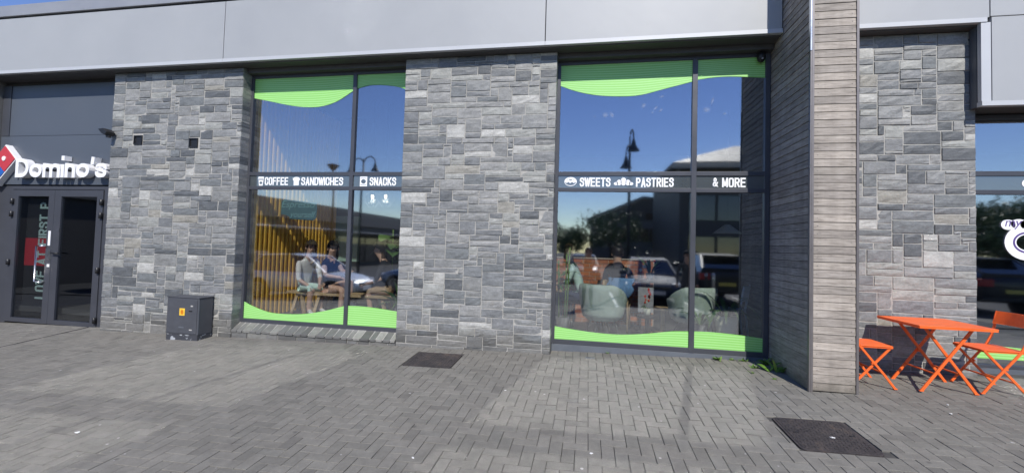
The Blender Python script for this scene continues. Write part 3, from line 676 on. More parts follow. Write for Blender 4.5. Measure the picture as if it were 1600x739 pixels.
def window(x0, x1, mulls, label, zb=.38, zt=4.40, vis=None):
    """frame members, glass panes, spandrel strip; mulls = list of (left, right) of upright bars between panes"""
    t = thing('shop_window', (x0, YFR, zb), label, 'window')
    fw = .062; FB = YFR+.075
    ups = [(x0, x0+fw)] + list(mulls) + [(x1-fw, x1)]
    for a, b in ups: box('mullion' if (a, b) in mulls else 'frame_upright', a, b, YFR-.002, FB, zb, zt, 'frame_grey', t, .002)
    bays = [(ups[k][1], ups[k+1][0]) for k in range(len(ups)-1)]
    for a, b in bays:
        box('bottom_rail', a, b, YFR, FB, zb, .445, 'frame_grey', t, .002)
        if zt > 4: box('top_rail', a, b, YFR, FB, 4.35, zt, 'frame_grey', t, .002)
        else: box('top_rail', a, b, YFR, FB, zt-.05, zt, 'frame_grey', t, .002)
        box('transom', a, b, YFR, FB, 2.755, 2.812, 'frame_grey', t, .002)
        box('transom', a, b, YFR, FB, 2.530, 2.583, 'frame_grey', t, .002)
        box('spandrel_panel', a, b, YFR+.018, YFR+.05, 2.583, 2.755, 'spandrel_grey', t)
        pane(a-.005, b+.005, .440, 2.535, YGL, t)
        pane(a-.005, b+.005, 2.807, 4.355 if zt > 4 else zt-.045, YGL, t)
    return t
# window with the coffee lettering
w1 = window(-5.525, -2.70, [(-3.690, -3.629)], 'tall shop window lettered coffee, sandwiches and snacks between stone walls')
top1 = [(-5.47,4.037),(-5.176,3.976),(-4.822,3.902),(-4.533,3.863),(-4.25,3.865),(-3.974,3.94),(-3.674,4.113),(-3.599,4.141),(-3.438,4.176),(-3.277,4.18),(-3.117,4.164),(-2.957,4.138),(-2.74,4.07)]
bot1 = [(-5.47,.712),(-5.284,.638),(-4.989,.562),(-4.646,.551),(-4.31,.58),(-3.982,.648),(-3.704,.728),(-3.628,.736),(-3.393,.739),(-3.129,.724),(-2.74,.685)]
film(top1, 4.352, -5.465, -3.690, w1); film(top1, 4.352, -3.629, -2.76, w1); film(bot1, .444, -5.465, -3.690, w1); film(bot1, .444, -3.629, -2.76, w1)
w2 = window(-.50, 2.334, [(1.357, 1.423)], 'widest shop window lettered sweets, pastries and more beside the timber fin')
top2 = [(-.45,4.062),(-.219,3.974),(.052,3.91),(.361,3.881),(.665,3.889),(1.004,3.968),(1.353,4.053),(1.427,4.076),(1.664,4.102),(1.905,4.101),(2.29,4.068)]
bot2 = [(-.45,.621),(-.228,.595),(.126,.564),(.471,.56),(.809,.594),(1.14,.646),(1.352,.659),(1.417,.663),(1.626,.668),(1.942,.654),(2.29,.622)]
film(top2, 4.352, -.438, 1.357, w2); film(top2, 4.352, 1.423, 2.272, w2); film(bot2, .444, -.438, 1.357, w2); film(bot2, .444, 1.423, 2.272, w2)
box('plinth', -.478, 2.334, YFR+.004, 6.24, .22, .378, 'plinth_grey', w2, .003)
w3 = window(4.53, 8.4, [(5.95, 6.01)], 'shop window at the picture edge behind the orange chair, lettered my', zb=.48, zt=3.50)
bot3 = [(4.4,.72),(4.9,.705),(5.3,.68),(5.9,.64)]
film(bot3, .55, 4.594, 5.95, w3)
box('plinth', 4.53, 8.4, YFR+.004, 6.24, .25, .478, 'plinth_grey', w3)
LY = YFR+.0145                             # vinyl lettering on the spandrel strips
stroke_text('COFFEE', -5.19, -4.765, 2.602, 2.729, LY, .003, 'white_vinyl', w1, .0205)
stroke_text('SANDWICHES', -4.532, -3.801, 2.602, 2.729, LY, .003, 'white_vinyl', w1, .0205)
stroke_text('SNACKS', -3.353, -2.915, 2.602, 2.729, LY, .003, 'white_vinyl', w1, .0205)
stroke_text('SWEETS', -.136, .291, 2.602, 2.729, LY, .003, 'white_vinyl', w2, .0205)
stroke_text('PASTRIES', .635, 1.134, 2.602, 2.729, LY, .003, 'white_vinyl', w2, .0205)
text_fit('&', 1.632, 1.708, 2.602, 2.729, LY, .003, 'white_vinyl', w2, bold=.03); stroke_text('MORE', 1.752, 2.047, 2.602, 2.729, LY, .003, 'white_vinyl', w2, .0205)
def decal(name, polys, parent, holes=()):
    l = parent.location; b = MB()
    for p in polys: b.prism_y([(x-l.x, z-l.z) for x, z in p], LY-l.y, LY+.003-l.y)
    o = b.build(name, 'white_vinyl', parent)
    if holes:
        h = MB()
        for p in holes: h.prism_y([(x-l.x, z-l.z) for x, z in p], LY-.002-l.y, LY+.001-l.y)
        h.build(name+'_detail', 'spandrel_grey', o)
    return o
def ell(cx, cz, a, b, n=20, t0=0, t1=360): return [(cx+a*math.cos(R(t0+(t1-t0)*k/n)), cz+b*math.sin(R(t0+(t1-t0)*k/n))) for k in range(n+(t1-t0 != 360))]
def rect(a, b, c, d_): return [(a, c), (b, c), (b, d_), (a, d_)]
decal('cup_symbol', [[(-5.293,2.592),(-5.227,2.592),(-5.212,2.700),(-5.308,2.700)], [(-5.315,2.703),(-5.205,2.703),(-5.212,2.738),(-5.308,2.738)]], w1, [rect(-5.300,-5.220,2.706,2.711), rect(-5.302,-5.218,2.682,2.690), ell(-5.26,2.638,.026,.022,12)])
decal('bread_symbol', [[(-4.665,2.600),(-4.575,2.600),(-4.575,2.668)]+ell(-4.62,2.698,.063,.036,12,-20,200)+[(-4.665,2.668)]], w1)
decal('crisp_packet_symbol', [rect(-3.515,-3.395,2.590,2.742)], w1, [rect(-3.503,-3.407,2.612,2.618), rect(-3.503,-3.407,2.714,2.720), ell(-3.455,2.666,.040,.034,16), ])
decal('donut_symbol', [ell(-.265,2.672,.088,.064,24)], w2, [[(-.345,2.668),(-.32,2.650),(-.295,2.668),(-.27,2.648),(-.245,2.668),(-.22,2.650),(-.188,2.668)]+ell(-.265,2.665,.076,.045,10,0,-180), ell(-.265,2.694,.024,.007,10), rect(-.315,-.298,2.700,2.706), rect(-.232,-.215,2.700,2.706), rect(-.29,-.275,2.716,2.722)])
cr = []
for k, (cx, a, b) in enumerate(((.365, .030, .022), (.408, .034, .040), (.467, .040, .056), (.527, .034, .040), (.570, .030, .022))): cr.append(ell(cx, 2.625+b*.9, a, b, 14))
decal('croissant_symbol', cr, w2, [rect(.386,.390,2.63,2.68), rect(.432,.437,2.62,2.70), rect(.498,.503,2.62,2.70), rect(.545,.549,2.63,2.68)])
# round my-... sticker on the right window
l3 = w3.location
sx = thing('window_sticker', (4.95, YGL-.01, 1.8), 'white bubble lettered sticker with purple outline reading my on window glass', 'sticker')
b = MB(); l = sx.location
for p, d_ in ((ell(4.99, 2.165, .075, .062, 18), 0), (ell(5.10, 2.175, .085, .06, 18), .0), (ell(5.20, 2.17, .09, .065, 18), 0), (ell(5.06, 2.06, .055, .06, 16), 0)): b.prism_y([(x-l.x, z-l.z) for x, z in p], 0, .003)
def ring_arc(cx, cz, a, b_, w_, t0, t1, n=24): return ell(cx, cz, a, b_, n, t0, t1) + ell(cx, cz, a-w_, b_-w_, n, t1, t0)
b.prism_y([(x-l.x, z-l.z) for x, z in ring_arc(5.19, 1.955, .24, .215, .12, 60, 330)], .0005, .0035); b.build('backing', 'white_vinyl', sx)
b = MB(); b.prism_y([(x-l.x, z-l.z) for x, z in ring_arc(5.19, 1.955, .155, .13, .02, 70, 320)], -.002, .0005); b.build('purple_line', 'purple_vinyl', sx)
text_fit('my', 4.955, 5.13, 2.11, 2.215, sx.location.y-.002, .0015, 'purple_vinyl', sx, bold=.0, shear=.25)
lf = thing('window_sticker', (5.11, LY, 2.6), 'small round green and white sticker on the grey strip of the edge window', 'sticker')
MB().prism_y([(x, z) for x, z in ell(.08, .065, .062, .052, 18)], 0, .003).build('rim', 'white_vinyl', lf); MB().prism_y([(x, z) for x, z in ell(.085, .065, .045, .037, 18)], -.002, .001).build('disc', 'lime_vinyl', lf)
def m_smudge():
    m = bpy.data.materials.new('smudge'); m.use_nodes = True; t = m.node_tree; t.nodes.clear(); MATS['smudge'] = m
    o = N(t, 'ShaderNodeOutputMaterial'); tr = N(t, 'ShaderNodeBsdfTransparent'); df = N(t, 'ShaderNodeBsdfDiffuse'); df.inputs[0].default_value = (.75, .78, .8, 1); tc = N(t, 'ShaderNodeTexCoord')
    ln = N(t, 'ShaderNodeVectorMath', operation='LENGTH'); t.links.new(tc.outputs['Object'], ln.inputs[0]); n1 = noise(t, tc.outputs['Object'], 3.5, 4, .7)
    f = math_n(t, 'MULTIPLY', ramp(t, ln.outputs['Value'], [(.1, .26), (.95, 0.)]), ramp(t, n1, [(.38, 0.), (.6, 1.)]))
    mx = N(t, 'ShaderNodeMixShader'); t.links.new(f, mx.inputs[0]); t.links.new(tr.outputs[0], mx.inputs[1]); t.links.new(df.outputs[0], mx.inputs[2]); t.links.new(mx.outputs[0], o.inputs[0])
m_smudge()
for x, z, a, b_, dg_ in ((.20, 3.62, .05, .05, 20), (.29, 3.62, .035, .06, -30), (.72, 3.74, .05, .035, -50), (.88, 3.70, .05, .02, -45), (.95, 3.67, .04, .02, -50), (.84, 3.64, .02, .02, 0), (.96, 3.86, .045, .018, -15), (1.62, 3.78, .02, .07, 15), (1.55, 3.66, .06, .05, 0), (1.78, 3.6, .03, .02, 0), (.05, 3.6, .02, .015, 0)):
    q = MB(); q.v = [(u, 0, v) for u, v in ell(0, 0, 1, 1, 16)]; q.face(list(range(16))); o = q.build('smudge', 'smudge', w2); o.location = (x-w2.location.x, YGL-.006-w2.location.y, z-w2.location.z); o.scale = (a, 1, b_); o.rotation_euler = (0, R(dg_), 0)
# sloping slate sill below the coffee window
si = thing('stone_sill', (-5.5, YS, .2), 'low sloping sill of narrow slate slabs under the coffee window', 'sill')
x = -5.495; rs = random.Random(4)
while x < -2.76:
    w_ = min(rs.uniform(.085, .15), -2.745-x)
    b = MB(); y0, y1 = YS-.004+rs.uniform(-.006, .004), YFR+.01; zf = .292+rs.uniform(-.004, .004)+.010*(x+5.5)/2.7; zk = .388
    v = [(x+.006, y0, zf-.035), (x+w_-.006, y0, zf-.035), (x+w_-.006, y1, zk-.035), (x+.006, y1, zk-.035), (x+.006, y0, zf), (x+w_-.006, y0, zf), (x+w_-.006, y1, zk), (x+.006, y1, zk)]
    b.v = [(p[0]+5.5, p[1]-YS, p[2]-.2) for p in v]
    for q in ((0,3,2,1),(4,5,6,7),(0,1,5,4),(1,2,6,5),(2,3,7,6),(3,0,4,7)): b.face(q)
    b.build('slab', 'slate_stone', si, bevel=.003, seg=1); x += w_
x = -5.495
while x < -2.76:
    w_ = min(rs.uniform(.16, .36), -2.745-x)
    o = stone_mesh(w_-.008, .15, .12, rs).build('stone', 'slate_stone', si); o.location = (x+5.5+.004, .006, -.092); x += w_
MB().box(.0, 2.752, .02, .19, -.15, .052).build('mortar_bed', 'mortar', si)
b = MB(); b.v = [(.002, .002, .084), (2.75, .002, .094), (2.75, .18, .182), (.002, .18, .182)]; b.face((0, 1, 2, 3)); b.build('mortar_joint', 'mortar', si)

# ------------------------------------------------------------------ door and sign at the left
st('wall_door_reveal', -14, -10.72, YS, 6.26, -.2, 4.47, 'shop_wall')
st('wall_over_door', -10.72, -8.02, 6.15, 6.25, 2.56, 4.47, 'interior_dark')
sp = thing('sign_backing', (-10.7, 6.10, 2.58), 'plain grey metal panel behind the white pizza shop letters', 'panel')
box('lower_panel', -10.70, -8.025, 6.105, 6.148, 2.585, 3.468, 'sign_panel', sp, .003)
box('upper_panel', -10.52, -8.025, 6.112, 6.148, 3.474, 4.40, 'sign_panel', sp, .003)
box('upright', -10.70, -10.525, 6.10, 6.148, 3.474, 4.40, 'frame_grey', sp, .003)
sg = thing('shop_sign', (-10.1, 6.0, 2.7), "raised white letters reading Domino's with a red and blue tile, above the door", 'sign')
stroke_text(['d_', 'o', 'm', 'i', 'n', 'o', "'", 's'], -10.115, -8.125, 2.697, 3.035, 5.985, .11, 'white_letter', sg, .066, .30, {'d_': 1.1, 'o': 1., 'm': 1.5, 'n': .74, 's': .80, "'": .12})
l = sg.location
def tile_poly(cx, cz, a, b_, tilt=0):
    return [(cx+a*math.cos(R(90*k+45+tilt))*math.sqrt(2)/1, cz+b_*math.sin(R(90*k+45+tilt))*math.sqrt(2)) for k in range(4)]
def rot_rect(cx, cz, w_, h_, deg):
    c, s_ = math.cos(R(deg)), math.sin(R(deg)); return [(cx+x*c-z*s_-l.x, cz+x*s_+z*c-l.z) for x, z in ((-w_, -h_), (w_, -h_), (w_, h_), (-w_, h_))]
ax, az = -10.405, 3.035; dx_, dz_ = -.2, -.215       # red half above right, blue half below left
MB().prism_y(rot_rect(ax-.110, az-.113, .188, .338, -44), .010, .115).build('tile_body', 'white_letter', sg, bevel=.004)
MB().prism_y(rot_rect(ax, az, .168, .160, -44), -.002, .02).build('red_half', 'sign_red', sg); MB().prism_y(rot_rect(ax-.231, az-.237, .168, .160, -44), -.002, .02).build('blue_half', 'sign_blue', sg)
for cx, cz in ((ax-.005, az+.005), (ax-.165, az-.215), (ax-.29, az-.26)):
    MB().prism_y([(x-l.x, z-l.z) for x, z in ell(cx, cz, .042, .042, 16)], -.012, 0).build('dot', 'white_letter', sg)
MB().prism_y([(x-l.x, z-l.z) for x, z in ell(-10.225, 2.715, .014, .012, 12)], .06, .11).build('trade_mark', 'white_letter', sg)

dr = thing('double_door', (-10.4, 6.13, .13), 'dark grey framed glass double door with a long steel pull handle', 'door')
zb, zt = gz(-9.3, 6.13)+.012, 2.56
box('jamb', -10.70, -10.37, 6.13, 6.21, zb-.03, zt, 'frame_grey', dr, .003); box('jamb', -8.33, -8.03, 6.13, 6.21, zb-.03, zt, 'frame_grey', dr, .003)
box('head', -10.37, -8.33, 6.13, 6.21, 2.50, zt, 'frame_grey', dr, .003); box('head_gap', -10.7, -8.03, 6.135, 6.2, 2.562, 2.584, 'shadow_gap', dr)
for a, b, side in ((-10.365, -9.392, -1), (-9.386, -8.335, 1)):
    lf_ = box('door_leaf', a, a+.145, 6.115, 6.17, zb, 2.49, 'frame_grey', dr, .003)
    box('stile', b-.13, b, 6.115, 6.17, zb, 2.49, 'frame_grey', lf_, .003)
    box('rail', a+.145, b-.13, 6.115, 6.17, zb, zb+.075, 'frame_grey', lf_, .003); box('rail', a+.145, b-.13, 6.115, 6.17, 2.375, 2.49, 'frame_grey', lf_, .003)
    pane(a+.14, b-.125, zb+.07, 2.38, 6.142, lf_, 'door_glass')
hd = MB(); l = dr.location; X_ = -9.62
hd.tube([(-9.50-l.x, 6.116-l.y, 1.49-l.z), (-9.53-l.x, 6.05-l.y, 1.49-l.z), (X_-l.x, 6.045-l.y, 1.485-l.z), (X_-l.x, 6.045-l.y, .86-l.z), (-9.53-l.x, 6.05-l.y, .855-l.z), (-9.50-l.x, 6.116-l.y, .855-l.z)], .014, 8).build('pull_handle', 'steel', dr, smooth=True)
box('push_label', -9.475, -9.425, 6.111, 6.1145, 1.50, 1.76, 'white_vinyl', dr); box('push_label', -9.465, -9.41, 6.111, 6.1145, 1.12, 1.17, 'white_vinyl', dr); box('lock_plate', -9.47, -9.40, 6.108, 6.1145, 1.22, 1.42, 'steel', dr)
hd = MB(); hd.tube([(-9.33-l.x, 6.114-l.y, 1.37-l.z), (-9.33-l.x, 6.07-l.y, 1.37-l.z), (-9.17-l.x, 6.065-l.y, 1.37-l.z)], .013, 8).build('lever', 'black_plastic', dr, smooth=True)
for xx, zs in ((-10.33, (2.28, 2.05, 1.18)), (-8.345, (2.28, 2.05, 1.10, .24))):
    for z in zs: MB().lathe([(.022, -.05), (.03, -.045), (.03, .045), (.022, .05)], 10, (xx-l.x, 6.10-l.y, z-l.z)).build('hinge', 'black_plastic', dr, smooth=True)
box('door_sticker', -8.20, -8.17, 6.126, 6.129, 1.55, 1.62, 'white_vinyl', dr)
bn = thing('window_banner', (-10.0, 6.25, .6), 'dark banner with upright lettering love at first seen through the door glass', 'banner')
box('cloth', -10.22, -9.50, 6.262, 6.268, .2, 2.36, 'black_cloth', bn); box('red_band', -10.22, -9.50, 6.258, 6.2615, 1.12, 1.62, 'red_vinyl', bn)
stroke_text('LOVE AT FIRST P', -9.92, -9.70, .52, 2.28, 6.254, .003, 'mint_vinyl', bn, .034, .4, rot90=True)

# wall lights and floodlight on the left stone wall
for xx, zz, nm in ((-7.465, 3.322, 'black square recessed wall light nearer the door sign'), (-6.375, 3.260, 'black square recessed wall light nearer the coffee window')):
    t = thing('wall_light', (xx, YS, zz), nm + ' on the stone wall', 'light', 'recessed wall lights')
    MB().box(-.066, .066, .004, .14, -.061, .061).build('housing', 'black_plastic', t)
    b = MB()
    for q in ((-.083, -.065, -.077, .077), (.065, .083, -.077, .077), (-.065, .065, -.077, -.06), (-.065, .065, .06, .077)): b.box(q[0], q[1], -.012, .05, q[2], q[3])
    b.build('rim', 'black_plastic', t)
t = thing('flood_light', (-7.99, 5.95, 3.43), 'black wedge shaped flood light at the top corner of the stone wall by the door', 'light')
b = MB(); b.prism_y([(-.09, .05), (.02, .06), (.10, -.0), (.06, -.06), (-.02, -.02)], -.17, -.03); b.build('housing', 'black_plastic', t, bevel=.008)
MB().box(-.02, .02, -.04, .012, -.02, .03).build('bracket', 'black_plastic', t); MB().tube([(.05, -.1, -.05), (.05, -.1, -.085)], .035, 12).build('lamp', 'black_plastic', t)
t = thing('dome_camera', (2.20, 6.09, 4.31), 'small black dome camera in the top corner of the widest window', 'camera')
MB().lathe([(.05, .06), (.052, .02), (.05, 0), (.042, -.03), (.022, -.05), (.004, -.055)], 16).build('housing', 'black_plastic', t, smooth=True); MB().lathe([(.012, -.004), (.012, .004)], 10, (0, -.045, -.02), 'y').build('lens', 'steel', t); MB().box(-.015, .015, 0, .045, .02, .09).build('bracket', 'black_plastic', t)

# utility cabinet
cb = thing('utility_cabinet', (-6.105, 5.80, .148), 'low dark grey metal utility cabinet with a yellow label against the stone wall', 'cabinet')
MB().box(-.285, .285, -.13, .125, .085, .642).build('body', 'cabinet_grey', cb, bevel=.006)
b = MB(); n_ = 24
b.box(-.292, .292, -.137, .13, .643, .655); b.build('lid', 'cabinet_grey', cb, bevel=.003)
MB().box(-.28, .28, -.128, .12, -.03, .083).build('base', 'scuffed_metal', cb)
dd = MB().box(-.262, .262, -.138, -.1315, .105, .625).build('door', 'cabinet_grey', cb, bevel=.002)
MB().box(.12, .18, -.1415, -.1385, .44, .455).build('lock', 'black_plastic', dd); MB().box(.15, .19, -.1405, -.1385, .515, .535).build('scratch', 'gum', dd); MB().box(.14, .19, -.1405, -.1385, .155, .172).build('scratch', 'gum', dd); MB().box(-.05, .04, -.1402, -.1385, .185, .205).build('old_label', 'plinth_grey', dd)
lb = MB().box(-.048, .048, -.1405, -.1385, .375, .485).build('label', 'label_yellow', dd); MB().prism_y(ell(0, .428, .026, .036, 12), -.1425, -.1412).build('print', 'label_orange', lb)
MB().box(.285, .2875, -.125, -.118, .1, .63).build('seam', 'plinth_grey', cb)

# ------------------------------------------------------------------ orange folding table and chairs
def chair(loc, rz, label):
    t = thing('folding_chair', loc, label, 'chair', 'orange folding chairs', rz); om = 'orange_paint'
    MB().prism_z([(-.19, -.19), (-.15, -.205), (.16, -.205), (.20, -.18), (.20, .18), (.16, .205), (-.15, .205), (-.19, .19)], .442, .453).build('seat', om, t, bevel=.003)
    b = MB()
    for s_ in (-1, 1): b.bar((-.18, s_*.19, .436), (.19, s_*.19, .436), .014, .018)
    b.bar((.185, -.19, .436), (.185, .19, .436), .014, .018); b.build('seat_rim', om, t)
    for s_ in (-1, 1):
        pts = [(.205, s_*.20, .006), (.10, s_*.20, .15), (-.02, s_*.20, .30), (-.13, s_*.20, .44), (-.185, s_*.20, .55), (-.215, s_*.20, .66), (-.225, s_*.20, .76), (-.24, s_*.198, .82)]
        b = MB()
        for a, c in zip(pts, pts[1:]): b.bar(a, Vector(c)+(Vector(c)-Vector(a))*.03, .014, .024, up=(1, 0, .6))
        b.bar((.19, s_*.20, .006), (.225, s_*.20, .006), .018, .012); b.build('long_leg', om, t, bevel=.002, seg=1)
        b = MB(); b.bar((-.20, s_*.183, .006), (.17, s_*.183, .43), .014, .024, up=(1, 0, -.6)); b.bar((-.215, s_*.183, .006), (-.18, s_*.183, .006), .018, .012); b.build('short_leg', om, t, bevel=.002, seg=1)
        MB().lathe([(.011, -.012), (.011, .012)], 10, (-.008, s_*.192, .262), 'y').build('rivet', om, t)
    b = MB(); b.bar((.09, -.19, .165), (.09, .19, .165), .014, .014); b.bar((-.11, -.18, .12), (-.11, .18, .12), .014, .014); b.build('cross_bar', om, t)
    b = MB(); n = 8
    for k in range(n+1):
        yy = -.205+.41*k/n; bow = -.030*(1-(2*k/n-1)**2)
        for zz, dx in ((.685, -.205), (.69, -.2085), (.815, -.236), (.822, -.238)):
            for off in (0, .009): b.v.append((dx+bow+off, yy, zz))
    for k in range(n):
        a = k*8; c = a+8
        for q in range(3):
            b.face((a+q*2, c+q*2, c+q*2+2, a+q*2+2)); b.face((a+q*2+1, a+q*2+3, c+q*2+3, c+q*2+1))
        b.face((a, a+1, c+1, c)); b.face((a+6, c+6, c+7, a+7))
    fix_normals(b.build('backrest', om, t, smooth=False))
    return t
chair((3.06, 5.50, gz(3.06, 5.5)), 0., 'orange metal folding chair half hidden behind the timber fin')
chair((4.27, 5.50, gz(4.27, 5.5)), math.pi, 'orange metal folding chair at the picture edge with its curved back showing')
tb = thing('folding_table', (3.74, 5.48, gz(3.74, 5.48)), 'square orange metal folding cafe table on crossed legs', 'table')
MB().box(-.35, .35, -.335, .335, .694, .703).build('table_top', 'orange_paint', tb, bevel=.004)
b = MB()
for s_ in (-1, 1): b.bar((-.345, s_*.328, .684), (.345, s_*.328, .684), .012, .022); b.bar((s_*.343, -.328, .684), (s_*.343, .328, .684), .012, .022)
b.build('table_rim', 'orange_paint', tb)
for s_ in (-1, 1):
    y1 = s_*.215
    b = MB(); b.bar((-.255, y1, .006), (.22, y1, .682), .016, .028, up=(1, 0, -.7)); b.bar((-.275, y1, .006), (-.235, y1, .006), .02, .012); b.build('leg', 'orange_paint', tb, bevel=.002, seg=1)
    y2 = s_*.195
    b = MB(); b.bar((.255, y2, .006), (-.22, y2, .682), .016, .028, up=(1, 0, .7)); b.bar((.235, y2, .006), (.275, y2, .006), .02, .012); b.build('leg', 'orange_paint', tb, bevel=.002, seg=1)
    MB().lathe([(.013, -.014), (.013, .014)], 10, (0, s_*.205, .345), 'y').build('rivet', 'orange_paint', tb)
b = MB(); b.bar((-.13, -.21, .19), (-.13, .21, .19), .014, .014); b.bar((.13, -.19, .19), (.13, .19, .19), .014, .014); b.bar((-.2, -.2, .66), (-.2, .2, .66), .014, .014); b.bar((.2, -.21, .66), (.2, .21, .66), .014, .014); b.build('cross_bar', 'orange_paint', tb)

# ------------------------------------------------------------------ weeds along the wall
def blade(b, p, d, L_, w_, droop, n=5, mi=0):
    p = Vector(p); d = Vector(d).normalized(); side = d.cross(Vector((0, 0, 1)))
    side = side.normalized() if side.length > .05 else Vector((1, 0, 0)); k0 = len(b.v); q = p.copy()
    for k in range(n+1):
        t = k/n; wd = w_*math.sin(math.pi*min(1, .12+.88*t))**.8 if k < n else .0008
        b.v.append(tuple(q-side*wd/2)); b.v.append(tuple(q+side*wd/2+Vector((0, 0, .15*wd))))
        q = q+d*L_/n; d = (d+Vector((0, 0, -droop/n))).normalized()
    for k in range(n): b.face((k0+2*k, k0+2*k+1, k0+2*k+3, k0+2*k+2), mi)
rw = random.Random(5)
def weed(x, y, s, n, label, m='weed'):
    b = MB()
    for k in range(n):
        a = rw.random()*6.28; e = rw.uniform(.3, 1.3); o = (rw.gauss(0, s*.2), rw.gauss(0, s*.12), 0)
        blade(b, o, (math.cos(a), math.sin(a)*.7, e), s*rw.uniform(.5, 1.1), s*rw.uniform(.16, .3), rw.uniform(.3, 1.6), 4)
    o = b.build('weed', m); o.location = (x, y, gz(x, y)); tag(o, label, 'weed', 'weeds growing along the wall foot')
weed(1.70, 6.09, .10, 18, 'leafy bright green weed growing at the foot of the widest window')
weed(2.02, 6.08, .075, 14, 'low green weed tuft at the window foot near the timber fin'); weed(1.90, 6.10, .06, 12, 'flat strip of tiny weeds under the widest window')
weed(2.06, 5.80, .09, 12, 'small yellow green weed in the paving beside the timber fin shadow'); weed(.30, 6.11, .05, 9, 'tiny weed sprig at the window foot near its stone wall end')
weed(2.28, 5.70, .22, 11, 'tall leafy weed growing up against the shaded timber side'); weed(2.25, 5.98, .15, 16, 'bushy dark weed in the shaded corner of the timber fin')
weed(1.97, 5.60, .05, 8, 'sparse weed sprig in a paving joint close to the fin'); weed(2.14, 5.42, .045, 8, 'tiny weed in a paving joint at the fin foot')

# ------------------------------------------------------------------ inside the cafe: walls, slats, sign
def placed(o, loc, rz=0.): o.location = loc; o.rotation_euler = (0, 0, rz); return o
sw = thing('slat_wall', (-5.56, 6.30, FLOOR), 'inner side wall of upright amber slats behind the coffee window', 'wall')
MB().box(-.06, .0, .0, 2.44, 0, 4.06).build('backing', 'slat_back', sw)
for k in range(22): MB().box(.002, .062, .055+k*.1085, .097+k*.1085, .0, 4.0).build('slat', 'slat_amber', sw)
mw = thing('mint_partition', (-5.65, 8.78, FLOOR), 'pale mint green inner wall with a dark lower half', 'wall')
MB().box(0, .62, 0, .1, .90, 1.90).build('upper', 'mint_wall', mw); MB().box(0, .62, -.01, .1, 0, .895).build('lower', 'interior_panel', mw); MB().box(0, .62, 0, .1, 1.905, 4.07).build('header', 'interior_panel', mw)
ns = thing('hanging_sign', (-5.17, 6.95, 2.10), 'teal hanging board lettered espresso yourself behind the coffee window', 'sign')
pl = [(-.38, .10), (-.36, .30), (-.28, .36), (-.12, .34), (.36, .30), (.385, .20), (.37, .03), (.30, -.02), (-.12, .0), (-.2, .06)]
MB().prism_y(pl, 0, .015).build('board', 'teal_board', ns, bevel=.003)
text_fit('Espresso', -5.50, -4.83, 2.27, 2.43, 6.943, .005, 'neon_tube', ns, bold=.0, shear=.3); text_fit('yourself', -5.33, -4.80, 2.10, 2.245, 6.943, .005, 'neon_tube', ns, bold=.0, shear=.3)
for s_ in (-.25, .25): MB().tube([(s_, .007, .3), (s_, .007, 2.36)], .003, 5).build('wire', 'steel', ns)
bk = thing('brick_wall', (-.75, 8.0, FLOOR), 'low orange brick wall inside the cafe behind the seated man', 'wall')
MB().box(0, 1.92, .008, .11, 0, 1.155).build('mortar_bed', 'brick_joint', bk)
bme = {}
for w_ in (.215, .1025):
    c = MB(); c.box(0, w_, 0, .1, 0, .0655); q = c.build('brick', 'brick_orange', bk, bevel=.003, seg=1); bme[w_] = q.data; bpy.data.objects.remove(q)
for j in range(15):
    x = 0. if j % 2 == 0 else -.1125
    while x < 1.90:
        a, w_ = x, .215
        if x < 0: a, w_ = 0., .1025
        elif x+.215 > 1.93: w_ = .1025
        if a+w_ <= 1.93:
            o = bpy.data.objects.new('brick', bme[w_]); col.objects.link(o); o.parent = bk; o.location = (a+.003, random.Random(j*31+int(a*100)).uniform(-.002, .002), j*.0765+.005)
        x += .225
MB().box(-.01, 1.93, -.015, .12, 1.157, 1.175).build('coping', 'brick_joint', bk, bevel=.003)

